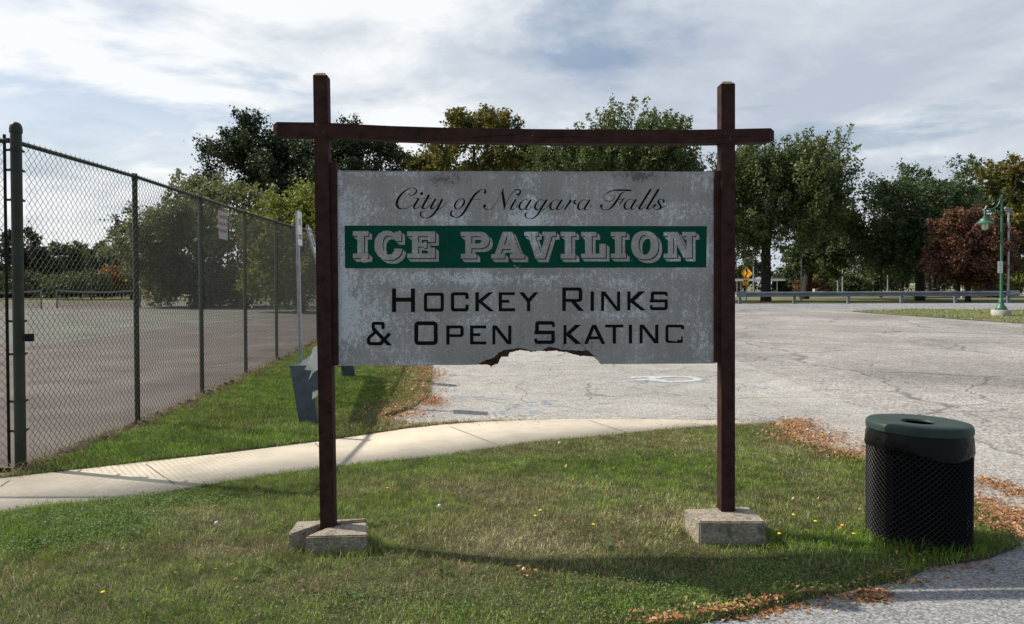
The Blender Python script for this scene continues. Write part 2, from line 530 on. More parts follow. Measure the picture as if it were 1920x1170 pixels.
edge_pts = [G2(1450, 797), G2(1470, 808), G2(1500, 832), G2(1570, 848), G2(1640, 868), G2(1760, 905), G2(1835, 948), G2(1880, 985), G2(1914, 1026), G2(1850, 1050),
            G2(1745, 1066), G2(1690, 1090), G2(1600, 1108), G2(1500, 1130), G2(1400, 1156), G2(1290, 1174)]
near_path_poly = [(p[0], p[1]) for p in edge_pts[8:]] + [(0.2, 3.3), (-1.5, 2.9), (-1.5, -6), (8, -6), (8, 5.2), (4.2, 4.9)]
sheet('asphalt_path', near_path_poly, M['path'], 0.004, gz)

top_edge = [(-20, 7.4), (-7, 6.45)] + [G2(*p) for p in ((0, 900), (140, 884), (280, 868), (440, 850), (600, 830), (690, 817), (760, 806), (830, 798), (900, 793), (1050, 788), (1200, 788), (1350, 790), (1452, 792))]
bot_edge = [G2(*p) for p in ((1452, 796), (1330, 801), (1200, 812), (1000, 833), (800, 860), (630, 878), (500, 894), (380, 913), (300, 928), (213, 939), (87, 952), (0, 966))] + [(-7, 5.05), (-20, 5.0)]
sheet('sidewalk', top_edge + bot_edge, M['sidewalk'], 0.015, gz, skirt=.05)
# joints of the sidewalk slabs
jb = MB()
for a, b in (((0, 912), (18, 900)), ((273, 870), (350, 922)), ((590, 830), (640, 877)), ((845, 800), (945, 838)), ((1105, 788), (1180, 812))):
    p, q = gnd(*a, 0.019), gnd(*b, 0.019)
    s_ = (q - p).normalized().cross(Vector((0, 0, 1))) * 0.006
    jb.add([p - s_, p + s_, q + s_, q - s_], [(0, 1, 2, 3)])
tag(jb.build('sidewalk_joints', mat('joint_grout', (0.24, 0.21, 0.165), .95, .4, 20)), kind='structure')

lawn_poly = bot_edge[:1] + edge_pts + [(0.2, 3.3), (-1.5, 2.9), (-4, 2.4), (-8, 2.2), (-8, 5.04)] + bot_edge[1:-2][::-1]
lawn_poly = edge_pts + [(0.2, 3.3), (-1.5, 2.9), (-4, 2.4), (-8, 2.2), (-8, 5.03)] + [bot_edge[-2]] + bot_edge[:-2][::-1]
cx_ = [-7 + 0.35 * k for k in range(32)]
cy_ = [2.6 + 0.35 * k for k in range(20)]
sheet('lawn', lawn_poly, M['turf'], 0.0, lawnz, cy_, cx_, .08)
verge_poly = [(-4.40, 6.62)] + [(FP[k][0] + 0.0, FP[k][1]) for k in range(1, 9)] + [(-2.2, FP[8][1] + 4), (-1.9, 20), (-1.62, 14.8), (-1.22, 10.9), (-1.35, 10.0), G2(770, 768), G2(715, 783), G2(770, 797), G2(880, 792.5), G2(1000, 788.5)] + top_edge[2:12][::-1]
sheet('verge', verge_poly, M['turf'], 0.0, lawnz, [6.6 + 0.7 * k for k in range(30)], [-5 + 0.5 * k for k in range(12)], .08)

ap = [G2(*p) for p in ((700, 640), (1290, 640), (1380, 676), (1470, 712), (1560, 745), (1640, 772), (1750, 803), (1850, 836), (1990, 880), (2200, 960), (1990, 990))]
apron_poly = [(-1.9, 20)] + ap + [(4.0, 5.2)] + edge_pts[7::-1] + [(0.4, 8.2), (-1.4, 8.0), (-1.45, 9.2), (-1.25, 10.7), (-1.68, 14.8)]
apz = [Vector((p[0] + .06 * math.sin(k * 2.1), p[1], 0)) for k, p in enumerate(apron_poly)]
sheet('apron', [(p.x, p.y) for p in apz], M['apron'], 0.003, gz, CY)
# far ground: road, island, park floor
sheet('road', [(-3, 37.5), (80, 37.5), (80, 46.8), (-3, 46.8)], M['roadm'], 0.006, gz)
isl = [G2(*p) for p in ((1595, 584), (1660, 581), (1760, 580), (1920, 581.5), (2300, 583), (2300, 640), (2100, 622), (1920, 607), (1800, 599), (1700, 592), (1630, 587))]
sheet('grass_island', isl, M['fargrass'], 0.02, gz, CY)
sheet('far_path', [(-20, 78), (90, 78), (90, 96), (-20, 96)], mat('pale_path', (0.33, 0.31, 0.27), 0.9), -0.03, gz)

# ------------------------------------------------------------------ soil edge along the fence
se = MB()
pts = [Vector((FP[0][0] + 0.05, FP[0][1] + 0.1, 0))] + [Vector((p[0], p[1], 0)) for p in FP[1:]]
L = []
for a, b in zip(pts, pts[1:]):
    n = int((b - a).length / 0.06)
    L += [a.lerp(b, i / n) for i in range(n)]
vs = []; fs = []
for i, p in enumerate(L):
    g0 = float(gz(p.x, p.y))
    for j, (ox, hz) in enumerate(((-0.06, 0.006), (-0.02, 0.04), (0.05, 0.055), (0.10, 0.035), (0.16, 0.0))):
        vs.append((p.x + ox + random.uniform(-.02, .03), p.y, g0 + hz * random.uniform(0.5, 1.5) + (0.012 if j else 0.003)))
    if i:
        fs += [((i - 1) * 5 + j, (i - 1) * 5 + j + 1, i * 5 + j + 1, i * 5 + j) for j in range(4)]
se.add(vs, fs)
tag(se.build('soil_strip', M['soil'], smooth=True), kind='structure')

# ------------------------------------------------------------------ entrance sign
YL, YR = 4.71, 4.79                          # depth of the panel face at its left and right edge
pL, pR = at(630, 500, YL), at(1340, 500, YR)
bx = Vector((pR.x - pL.x, pR.y - pL.y, 0)).normalized()      # along the panel
bn = Vector((bx.y, -bx.x, 0))                                # towards the viewer
if bn.y > 0: bn = -bn


def bpt(px, py, off=0.0):
    d = ray(px, py); o = Vector((0, 0, CAMZ))
    t = (Vector((pL.x, pL.y, 0)) + bn * off - o).dot(bn) / d.dot(bn)
    return o + d * t


CRn = np.array(CR)


def bpts(P, off=0.0):                        # vectorised
    P = np.asarray(P, float)
    d = np.stack([(P[:, 0] - 960) / F, -(P[:, 1] - 585) / F + SHIFT * 1920 / F, -np.ones(len(P))], 1) @ CRn.T
    n = np.array(bn); o = np.array([0, 0, CAMZ])
    t = (np.array([pL.x, pL.y, 0]) + n * off - o) @ n / (d @ n)
    return o + d * t[:, None]


sign_loc = bpt(985, 690); sign_loc.z = 0.03
sign = thing('entrance_sign', sign_loc, 'weathered wooden ICE PAVILION sign on two dark brown posts in the lawn', 'sign')

PW = 0.0445                                   # half a four-by-four


def post(bot_px, top_px, zbot=None):
    b = bpt(*bot_px, 0.045); t = bpt(*top_px, 0.045)
    b = b - bn * PW; t = t - bn * PW
    d = (t - b).normalized()
    b = b - d * 0.06
    q = lambda c, k=1.0: [c - bx * PW * k + bn * PW * k, c + bx * PW * k + bn * PW * k, c + bx * PW * k - bn * PW * k, c - bx * PW * k - bn * PW * k]
    m = MB()
    n = 14
    rings = [q(b.lerp(t, i / n)) for i in range(n + 1)]
    rings[-1] = q(t - d * 0.018)
    rings.append(q(t, 0.58))
    vs = [p for r_ in rings for p in r_]
    fs = [(i * 4 + j, i * 4 + (j + 1) % 4, i * 4 + 4 + (j + 1) % 4, i * 4 + 4 + j) for i in range(len(rings) - 1) for j in range(4)]
    fs += [(3, 2, 1, 0), tuple(len(vs) - 4 + j for j in range(4))]
    m.add(vs, fs)
    o = m.build('post', M['paint'], sign)
    # paler bevel on top of the post
    c = MB()
    a, e = q(t - d * 0.0175, 0.995), q(t + d * 0.0015, 0.58)
    c.add(a + e, [(0, 1, 5, 4), (1, 2, 6, 5), (2, 3, 7, 6), (3, 0, 4, 7), (4, 5, 6, 7)])
    for v in range(len(c.v)):
        c.v[v] = tuple(Vector(c.v[v]) + d * 0.0015)
    c.build('post_top', M['endgrain'], o)
    return o


post((613.5, 986), (600, 136))
post((1365.5, 961), (1365.5, 152))

# cross beam with a slight sag and chamfered ends
bt = [(511, 241.5), (519, 241.7), (600, 242.7), (670, 246), (730, 249), (860, 253), (1000, 254.8), (1150, 256), (1300, 256), (1365, 254.8), (1445, 253), (1453, 253)]
rings = []
for i, (x, y) in enumerate(bt):
    c = bpt(x, y, 0.048) - bn * PW
    k = 0.66 if i in (0, len(bt) - 1) else 1.0
    up = Vector((0, 0, 1))
    h = PW * 0.985
    rings.append([c - up * h * k + bn * PW * k, c + up * h * k + bn * PW * k, c + up * h * k - bn * PW * k, c - up * h * k - bn * PW * k])
vs = [p for r_ in rings for p in r_]
fs = [(i * 4 + j, i * 4 + (j + 1) % 4, i * 4 + 4 + (j + 1) % 4, i * 4 + 4 + j) for i in range(len(rings) - 1) for j in range(4)]
fs += [(3, 2, 1, 0), tuple(len(vs) - 4 + j for j in range(4))]
beam = MB().add(vs, fs).build('cross_beam', M['paint'], sign)
for pth in ([(868, 259.5), (905, 256), (950, 253.5), (988, 252.5)], [(1000, 258), (1040, 257), (1075, 256.5), (1120, 258)], [(1310, 262), (1365, 257), (1420, 256)]):
    ck = MB()
    up_ = [bpt(x, y - (.5 if 0 < k < len(pth) - 1 else .1), 0.0495) for k, (x, y) in enumerate(pth)]
    dn_ = [bpt(x, y + (.6 if 0 < k < len(pth) - 1 else .1), 0.0495) for k, (x, y) in enumerate(pth)]
    ck.add(up_ + dn_, [(k, k + 1, len(pth) + k + 1, len(pth) + k) for k in range(len(pth) - 1)])
    ck.build('drying_crack', M['black'], beam)
for x, y in ((594, 234), (606, 248), (1361, 250), (1369, 259), (998, 254), (1203, 251)):
    p = bpt(x, y, 0.0495); nl = MB()
    nl.add([p + bx * .004 * math.cos(k * .785) + Vector((0, 0, .004 * math.sin(k * .785))) for k in range(8)], [tuple(range(8))])
    nl.build('nail_head', M['endgrain'], beam)
# end grain
for (x, y), s_ in (((511, 241.5), -1), ((1453, 253), 1)):
    c = bpt(x, y, 0.048) - bn * PW + bx * s_ * 0.0012
    h = PW * 0.64; up = Vector((0, 0, 1))
    MB().add([c - up * h + bn * h, c + up * h + bn * h, c + up * h - bn * h, c - up * h - bn * h], [(0, 1, 2, 3)]).build('beam_end', M['endgrain'], beam)

# battens that clamp the panel
for (x0, x1, y0, y1) in ((616.0, 631.0, 304, 685), (1340, 1353.0, 320, 680)):
    P = [bpt(x0 + (3.0 if x0 < 900 else 0), y1, 0.022), bpt(x1 + (3.0 if x0 < 900 else 0), y1, 0.022), bpt(x1, y0, 0.022), bpt(x0, y0, 0.022)]
    MB().prism(P, -bn * 0.055).build('batten', M['paint'], sign)

# panel: brown plywood core with a rotten bite, pale skin on its face
TL, TRc, BR, BL = (629.5, 320), (1341, 321.3), (1341, 681.5), (634, 686)
core_edge = [(895.5, 682.6), (918.3, 684.2), (920, 688.5), (926.7, 684), (934, 681.6), (936.5, 675), (940, 669), (953, 668), (955, 661.5), (965, 658.3), (976, 656.5),
             (996, 659.3), (1012, 658), (1024.3, 659.1), (1043.5, 658), (1061, 660.5), (1080, 665.5), (1088, 667.5), (1113, 668.6), (1117, 672), (1121, 675), (1126, 681.8)]
skin_edge = [(895.8, 682.2), (908, 676.6), (926.5, 670), (933.5, 661.6), (946.5, 655.8), (963, 654), (976.5, 652.4), (996, 657.5), (1010, 657.6), (1018, 656.6), (1023, 652.8), (1028, 650.6),
             (1041, 651), (1053, 655.5), (1080, 657.7), (1103, 657), (1113, 667.2), (1118.5, 672.3), (1125.5, 680.4)]


def jag(e, amp, n=5):
    o = []
    for a, b in zip(e, e[1:]):
        for k in range(n):
            t = k / n
            o.append((a[0] + (b[0] - a[0]) * t + random.uniform(-amp, amp) * .5, a[1] + (b[1] - a[1]) * t + random.uniform(-amp, amp)))
    return o + [e[-1]]


panel_poly = [TL, TRc, BR] + [(1126, 682.6)] + jag(core_edge[:-1], 0.9, 4)[::-1] + [BL]
panel = MB().prism([bpt(x, y, -0.0015) for x, y in panel_poly], -bn * 0.016).build('sign_panel', M['core'], sign)

# raster canvas over the panel (photo pixels x S)
S = 4
X0, Y0, X1, Y1 = 620, 310, 1350, 700
GW, GH = (X1 - X0) * S, (Y1 - Y0) * S


def canvas():
    return np.zeros((GH, GW), bool)


def fill(cv, poly, val=True):
    P = [((x - X0) * S, (y - Y0) * S) for x, y in poly]
    ys = [p[1] for p in P]; xs = [p[0] for p in P]
    r0, r1 = max(0, int(min(ys)) - 1), min(GH, int(max(ys)) + 2)
    c0, c1 = max(0, int(min(xs)) - 1), min(GW, int(max(xs)) + 2)
    gx, gy = np.meshgrid(np.arange(c0, c1) + .5, np.arange(r0, r1) + .5)
    k = inpoly(gx, gy, P)
    cv[r0:r1, c0:c1][k] = val
    return cv


def spline(pts, n=10):
    P = np.array([pts[0]] + list(pts) + [pts[-1]], float)
    out = []
    for i in range(1, len(P) - 2):
        a, b, c, d = P[i - 1:i + 3]
        for t in np.linspace(0, 1, n, endpoint=False):
            out.append(.5 * ((2 * b) + (c - a) * t + (2 * a - 5 * b + 4 * c - d) * t * t + (-a + 3 * b - 3 * c + d) * t ** 3))
    out.append(P[-2])
    return np.array(out)


def stroke(cv, pts, wid, o, k, n=None, minw=0.9):
    """brush stroke: pts in crop pixels, o = crop origin, k = crop scale, wid = widths in crop pixels"""
    if not hasattr(wid, '__len__'):
        wid = [wid] * len(pts)
    Q = spline([(x, y, w_) for (x, y), w_ in zip(pts, wid)], n or 24)
    for x, y, w_ in Q:
        cx, cy = (o[0] + x / k - X0) * S, (o[1] + y / k - Y0) * S
        r = max(abs(w_) / k, minw) * S / 2
        a0, a1, b0, b1 = int(cx - r - 1), int(cx + r + 2), int(cy - r - 1), int(cy + r + 2)
        gx, gy = np.meshgrid(np.arange(a0, a1) + .5, np.arange(b0, b1) + .5)
        cv[b0:b1, a0:a1][(gx - cx) ** 2 + (gy - cy) ** 2 <= r * r] = True


def mask_mesh(cv, name, m, parent, off):
    act = {}; rects = []
    for r in range(GH + 1):
        runs = []
        if r < GH and cv[r].any():
            d = np.diff(np.concatenate([[0], cv[r].astype(np.int8), [0]]))
            runs = list(zip(np.where(d == 1)[0], np.where(d == -1)[0]))
        new = {}
        for k in runs:
            new[k] = act.pop(k, r)
        for (a, b), s0 in act.items():
            rects.append((a, b, s0, r))
        act = new
    Rr = np.array(rects, float)
    P = np.stack([Rr[:, [0, 2]], Rr[:, [0, 3]], Rr[:, [1, 3]], Rr[:, [1, 2]]], 1).reshape(-1, 2) / S + (X0, Y0)
    V = bpts(P, off)
    return fast_mesh(name, V, [np.arange(len(V)).reshape(-1, 4)], m, parent)


# --- script line
sc_ = canvas()
A, B, C, D = (730, 345), (880, 345), (1000, 345), (1110, 345)
st = lambda o, pts, wid: stroke(sc_, pts, wid, o, 12)
st(A, [(430, 195), (440, 240), (490, 262), (550, 240), (600, 190), (612, 140), (580, 100), (520, 88), (450, 98), (360, 150), (270, 230), (200, 330), (168, 420), (175, 490), (215, 540), (280, 558), (360, 550), (450, 520), (520, 470)],
   [5, 8, 10, 22, 32, 30, 20, 10, 14, 26, 38, 48, 54, 50, 38, 16, 10, 9, 8])
st(A, [(728, 211), (728, 215)], 64)
st(A, [(650, 338), (570, 480), (550, 530), (580, 558), (640, 530), (720, 460)], [46, 46, 40, 20, 8, 7])
st(A, [(560, 320), (650, 320)], 7)
st(A, [(885, 258), (760, 490), (745, 535), (775, 560), (840, 535), (910, 470)], [48, 48, 44, 22, 8, 7])
st(A, [(740, 325), (950, 330)], 8)
st(A, [(1032, 348), (945, 500), (935, 540), (965, 560), (1040, 510), (1100, 440)], [46, 46, 40, 20, 8, 7])
st(A, [(1188, 352), (1080, 560), (1000, 670), (920, 740), (830, 765), (750, 745), (710, 700), (710, 650), (745, 620), (795, 615)], [44, 46, 42, 30, 12, 16, 36, 36, 20, 6])
st(A, [(1090, 580), (1200, 510), (1300, 400)], 7)
st(A, [(1630, 330), (1560, 350), (1490, 430), (1470, 500), (1495, 555), (1540, 565), (1610, 530), (1670, 450), (1688, 390), (1670, 345), (1630, 330)], [10, 16, 36, 44, 26, 10, 20, 40, 36, 24, 10])
st(A, [(1470, 598), (1400, 620), (1380, 670), (1410, 720), (1500, 752), (1580, 735), (1660, 660), (1760, 500), (1900, 270), (1980, 190), (2050, 135), (2110, 122), (2160, 142), (2160, 180)],
   [8, 26, 42, 34, 12, 26, 44, 48, 46, 36, 20, 12, 34, 40])
st(A, [(2152, 190), (2148, 194)], 50)
st(B, [(0, 338), (260, 352)], 10)
st(B, [(345, 487), (345, 490)], 60)
st(B, [(350, 475), (328, 505), (345, 545), (420, 580), (500, 555), (590, 440), (720, 205), (750, 140)], [20, 32, 24, 12, 10, 8, 8, 8])
st(B, [(775, 103), (750, 170), (765, 300), (785, 440), (790, 520), (777, 580)], [10, 36, 56, 54, 36, 6])
st(B, [(790, 540), (840, 420), (900, 300), (970, 200), (1040, 135), (1100, 122), (1145, 150), (1140, 200), (1105, 235)], [7, 8, 10, 13, 18, 24, 34, 36, 40])
st(B, [(1100, 236), (1098, 236)], 56)
st(B, [(1035, 362), (945, 520), (935, 553), (965, 576), (1030, 545), (1090, 480)], [42, 42, 36, 18, 8, 6])
for o, dx, dy in ((B, 0, 0), (C, -745, 2), (C, -120, 4), (D, -395, -8)):
    sh = lambda L_: [(x + dx, y + dy) for x, y in L_]
    st(o, sh([(1330, 380), (1270, 348), (1200, 375), (1140, 450), (1125, 520), (1150, 568), (1200, 573), (1290, 520), (1350, 440)]), [8, 8, 14, 34, 46, 32, 12, 7, 6])
    st(o, sh([(1382, 364), (1285, 520), (1275, 555), (1300, 578), (1360, 555), (1440, 470)]), [40, 42, 36, 18, 8, 6])
st(B, [(1680, 380), (1620, 348), (1560, 370), (1490, 460), (1478, 530), (1505, 573), (1560, 570), (1640, 510)], [8, 8, 16, 36, 44, 28, 12, 7])
st(B, [(1733, 364), (1610, 570), (1540, 680), (1460, 755), (1370, 782), (1290, 760), (1258, 710), (1265, 665), (1310, 640)], [42, 42, 36, 24, 10, 16, 36, 32, 10])
st(B, [(1640, 590), (1740, 530), (1830, 420)], 7)
st(C, [(840, 366), (710, 570)], [42, 34])
st(C, [(720, 540), (830, 420), (900, 370)], 7)
st(C, [(965, 360), (925, 385), (925, 430), (955, 450), (1010, 445)], [14, 34, 40, 24, 8])
st(D, [(870, 145), (700, 138), (580, 138), (480, 145), (380, 180), (300, 235), (268, 300), (290, 355), (360, 388), (430, 375), (490, 325), (525, 250)], [34, 36, 32, 24, 18, 11, 8, 12, 18, 14, 10, 6])
st(D, [(710, 180), (650, 230), (560, 370), (470, 490), (390, 560), (300, 582), (225, 555), (195, 505)], [12, 30, 46, 42, 24, 10, 20, 28])
st(D, [(212, 487), (212, 490)], 58)
st(D, [(600, 348), (680, 345), (722, 322)], 9)
st(D, [(725, 322), (660, 400), (615, 465)], [16, 26, 6])
st(D, [(1315, 130), (1080, 510), (1070, 545), (1095, 568), (1160, 530), (1220, 460)], [46, 46, 40, 18, 8, 6])
st(D, [(1493, 130), (1260, 510), (1248, 545), (1275, 566), (1340, 530), (1400, 460)], [46, 46, 40, 18, 8, 6])
st(D, [(1432, 470), (1395, 510), (1400, 550), (1450, 578), (1500, 572), (1545, 530), (1545, 490), (1510, 440), (1490, 395), (1510, 355), (1560, 338), (1610, 355), (1618, 385)], [20, 28, 14, 10, 24, 40, 44, 44, 40, 24, 12, 26, 36])
st(D, [(1425, 475), (1425, 478)], 46)
st(D, [(1606, 394), (1606, 396)], 46)
st(D, [(1560, 550), (1650, 490), (1685, 445)], 7)

# --- block lines
bk = canvas()


class Blk:
    def __init__(s, o, k): s.o = o; s.k = k
    def P(s, pts): return [(s.o[0] + x / s.k, s.o[1] + y / s.k) for x, y in pts]
    def poly(s, pts, val=True): fill(bk, s.P(pts), val); return s
    def rect(s, x0, y0, x1, y1, val=True): return s.poly([(x0, y0), (x1, y0), (x1, y1), (x0, y1)], val)

    def rrect(s, x0, y0, x1, y1, r, val=True, corners=(1, 1, 1, 1)):
        p = []
        for (cx, cy, a0), q in zip(((x1 - r, y0 + r, -90), (x1 - r, y1 - r, 0), (x0 + r, y1 - r, 90), (x0 + r, y0 + r, 180)), corners):
            if q:
                p += [(cx + r * math.cos(R(a0 + t)), cy + r * math.sin(R(a0 + t))) for t in range(0, 91, 15)]
            else:
                p.append((cx + (r if a0 in (-90, 0) else -r), cy + (-r if a0 in (-90, 180) else r)))
        return s.poly(p, val)


h = Blk((680, 520), 6)
h.rect(330, 125, 377, 392).rect(543, 125, 590, 390).rect(370, 228, 550, 275)
h.rrect(688, 172, 914, 387, 32).rrect(724, 207, 877, 350, 8, False)
h.rrect(992, 168, 1192, 384, 32).rrect(1030, 203, 1155, 348, 8, False).rect(1140, 243, 1200, 308, False)
h.rect(1267, 168, 1308, 382).poly([(1306, 255), (1415, 168), (1468, 168), (1348, 270), (1480, 382), (1425, 382), (1306, 285)])
h.rect(1530, 168, 1567, 382).rect(1530, 168, 1712, 200).rect(1530, 253, 1648, 286).rect(1530, 347, 1714, 382)
fill(bk, [(973, 548), (982, 548), (991, 559.5), (1001.5, 548), (1009.5, 548), (994.3, 566), (994.3, 583.5), (988, 583.5), (988, 566)])
r = Blk((980, 520), 5.189)
r.rrect(385, 98, 580, 240, 34, True, (1, 1, 0, 0)).rrect(420, 130, 545, 210, 8, False).rect(385, 98, 420, 327).poly([(462, 232), (512, 232), (597, 327), (545, 327)])
r.rect(660, 138, 694, 327)
r.rect(763, 138, 793, 325).rect(918, 138, 948, 325).poly([(763, 138), (802, 138), (948, 325), (910, 325)])
r.rect(1018, 138, 1050, 322).poly([(1049, 213), (1130, 136), (1190, 136), (1088, 230), (1200, 322), (1150, 322), (1049, 243)])


def S_(b, x0, y0, x1, y1, t, tipr, tipl):
    ym = (y0 + y1) / 2
    b.rrect(x0 + 8, y0, x1, ym + t / 2, t * .9, True, (1, 0, 0, 1)).rrect(x0, ym - t / 2, x1, y1, t * .9, True, (0, 1, 1, 0))
    b.rect(x0 + 8 + t, y0 + t, x1 + 3, ym - t / 2, False).rect(x0 - 3, ym + t / 2, x1 - t, y1 - t, False)
    b.rect(x1 - t * .8, y0 + t, x1, tipr).rect(x0, tipl, x0 + t * .8, y1 - t * .5)
    b.rrect(x0 + 8, ym - t / 2, x1, ym + t / 2, t * .45)


S_(r, 1237, 138, 1412, 320, 31, 182, 270)
h2 = h
stroke(bk, [(229, 566), (229, 522)], 36, (680, 520), 6, minw=0)
h.rrect(100, 500, 247, 570, 26, True, (1, 0, 0, 1)).rect(136, 536, 212, 580, False)
h.rect(212, 540, 247, 572).rect(100, 540, 136, 575)
h.poly([(100, 565), (136, 560), (160, 590), (332, 765), (275, 765), (125, 615), (105, 590)])
h.poly([(140, 595), (165, 620), (86, 690), (86, 728), (190, 728), (290, 618), (318, 642), (212, 765), (75, 765), (50, 742), (46, 690), (60, 665)])
h.rrect(580, 495, 845, 762, 48).rrect(625, 538, 800, 718, 6, False)
h.rrect(940, 542, 1137, 672, 36, True, (1, 1, 0, 0)).rrect(978, 575, 1100, 640, 10, False).rect(940, 542, 978, 758)
h.rect(1207, 542, 1245, 755).rect(1207, 542, 1390, 575).rect(1207, 628, 1325, 660).rect(1207, 722, 1392, 755)
h.rect(1460, 542, 1493, 755).rect(1638, 542, 1672, 753).poly([(1460, 542), (1508, 542), (1672, 753), (1626, 753)])
S_(r, 114, 425, 313, 648, 35, 482, 596)
r.rect(397, 465, 427, 648).poly([(426, 540), (510, 462), (568, 462), (465, 552), (572, 648), (515, 648), (426, 568)])
r.poly([(598, 648), (675, 462), (715, 462), (805, 648), (768, 648), (745, 603), (650, 603), (632, 648)]).poly([(664, 575), (732, 575), (695, 498)], False)
r.rect(802, 460, 980, 488).rect(875, 462, 908, 645)
r.rect(1033, 460, 1065, 643)
r.rect(1138, 460, 1168, 643).rect(1290, 460, 1320, 642).poly([(1138, 460), (1178, 460), (1320, 642), (1280, 642)])
r.rrect(1390, 460, 1572, 638, 28).rect(1418, 488, 1542, 606, False).rect(1500, 506, 1580, 575, False)
r.poly([(1418, 600), (1418, 612), (1500, 625), (1510, 606), (1535, 610), (1545, 590), (1530, 560)], False).rect(1558, 560, 1585, 645, False)

# --- green band with the reversed shaded lettering
face = canvas(); 


def fl(o, k, pts, val=True):
    fill(face, [(o[0] + x / k, o[1] + y / k) for x, y in pts], val)


def slabI(o, k, x0, x1, s0, s1, y0, y1, y2, y3):
    fl(o, k, [(x0, y0), (x1, y0), (x1, y1), (s1, y1), (s1, y2), (x1, y2), (x1, y3), (x0, y3), (x0, y2), (s0, y2), (s0, y1), (x0, y1)])


def ell(cx, cy, rx, ry, p=2.0):
    return [(cx + rx * np.sign(math.cos(t)) * abs(math.cos(t)) ** (2 / p), cy + ry * np.sign(math.sin(t)) * abs(math.sin(t)) ** (2 / p)) for t in np.linspace(0, 2 * math.pi, 60, endpoint=False)]


E_, Ek = (650, 420), 5.647
slabI(E_, Ek, 65, 232, 113, 185, 75, 127, 312, 362)
fl(E_, Ek, [(580, 80), (580, 182), (520, 182), (500, 150), (470, 130), (440, 122), (405, 135), (385, 175), (380, 225), (388, 275), (410, 310), (440, 325), (475, 318), (498, 290), (505, 258), (592, 262),
            (580, 310), (550, 350), (500, 378), (450, 385), (390, 375), (335, 340), (300, 285), (292, 225), (300, 160), (335, 105), (385, 75), (430, 68), (470, 75), (508, 98), (512, 80)])
fl(E_, Ek, [(640, 78), (938, 78), (938, 192), (862, 192), (862, 130), (757, 130), (757, 200), (815, 200), (815, 188), (850, 188), (850, 252), (815, 252), (815, 240), (757, 240), (757, 312), (862, 312), (862, 250), (938, 250), (938, 362), (640, 362), (640, 312), (690, 312), (690, 130), (640, 130)])
fl(E_, Ek, [(1207, 82), (1420, 82), (1465, 92), (1498, 122), (1514, 170), (1498, 218), (1465, 248), (1420, 258), (1322, 258), (1322, 315), (1375, 315), (1375, 365), (1210, 365), (1210, 315), (1255, 315), (1255, 130), (1207, 130)])
fl(E_, Ek, [(1322, 130), (1400, 130), (1420, 140), (1428, 168), (1420, 196), (1400, 206), (1322, 206)], False)
fl(E_, Ek, [(1650, 82), (1755, 82), (1842, 318), (1885, 318), (1885, 365), (1728, 365), (1728, 315), (1760, 315), (1742, 265), (1650, 265), (1632, 315), (1675, 315), (1675, 365), (1530, 365), (1530, 318), (1568, 318)])
fl(E_, Ek, [(1695, 130), (1665, 222), (1728, 222)], False)
F_, Fk = (860, 420), 8.348
fl(F_, Fk, [(1027, 122), (1245, 122), (1245, 190), (1200, 190), (1282, 440), (1352, 190), (1310, 190), (1310, 122), (1522, 122), (1522, 190), (1458, 190), (1350, 542), (1200, 542), (1088, 190), (1027, 190)])
slabI(F_, Fk, 1595, 1830, 1660, 1765, 122, 190, 465, 540)
G_, Gk = (1040, 420), 6.621
fl(G_, Gk, [(327, 98), (520, 98), (520, 152), (462, 152), (462, 368), (555, 368), (555, 245), (635, 245), (635, 420), (327, 420), (327, 368), (378, 368), (378, 152), (327, 152)])
slabI(G_, Gk, 697, 888, 748, 830, 98, 152, 368, 420)
fl(G_, Gk, ell(1120, 263, 170, 178, 2.3)); fl(G_, Gk, ell(1117, 259, 73, 120, 2.2), False)
fl(G_, Gk, [(1350, 98), (1530, 98), (1638, 330), (1638, 152), (1583, 152), (1583, 98), (1752, 98), (1752, 152), (1705, 152), (1705, 420), (1600, 420), (1472, 170), (1472, 368), (1522, 368), (1522, 420), (1350, 420), (1350, 368), (1405, 368), (1405, 152), (1350, 152)])


def shift(cv, dx, dy):
    o = np.zeros_like(cv)
    o[dy:, dx:] = cv[:GH - dy, :GW - dx]
    return o


drop = face.copy(); line = face.copy()
for k in range(1, int(6.9 * S) + 1):
    drop |= shift(face, k, min(k, int(7.2 * S)))
for k in range(1, int(1.7 * S) + 1):
    line |= shift(face, k, k)
line &= ~face
band = fill(canvas(), [(646, 423), (1325.5, 424), (1324, 501.5), (647, 503)])
gm = band & ~(drop | face)
# hairline splits in the vinyl and a few chips
hair = canvas()
for pth in ([(655, 462), (690, 463)], [(650, 470), (700, 492)], [(838, 425), (840, 460), (855, 470)], [(855, 470), (830, 480)], [(858, 427), (872, 450)], [(1070, 465), (1090, 480)], [(1030, 488), (1075, 485)], [(1262, 425), (1270, 436)], [(1150, 470), (1160, 476)], [(1190, 440), (1210, 447)], [(855, 470), (880, 500)], [(1300, 440), (1320, 450)]):
    stroke(hair, pth, 0.22, (0, 0), 1, 120, 0.22)
for x, y, rr in ((964, 498, 2.2), (969, 501, 2.6), (974, 497, 1.2), (1184, 489, 1.0), (748, 433, 2.0), (728, 452, 1.0)):
    stroke(hair, [(x, y), (x + rr, y + .6)], rr, (0, 0), 1, 6)
gm &= ~hair
bk_noise = fbm(*np.meshgrid(np.arange(GW) / 7.0, np.arange(GH) / 7.0), 5, 3) > 0.875
bk &= ~bk_noise
yy, xx = np.mgrid[0:GH, 0:GW]

mask_mesh(sc_, 'script_lettering', M['black'], panel, 0.0012)
mask_mesh(bk, 'block_lettering', M['black'], panel, 0.0012)
mask_mesh(gm, 'green_band', M['green'], panel, 0.0010)
mask_mesh(line & band, 'letter_outline', M['black'], panel, 0.0013)

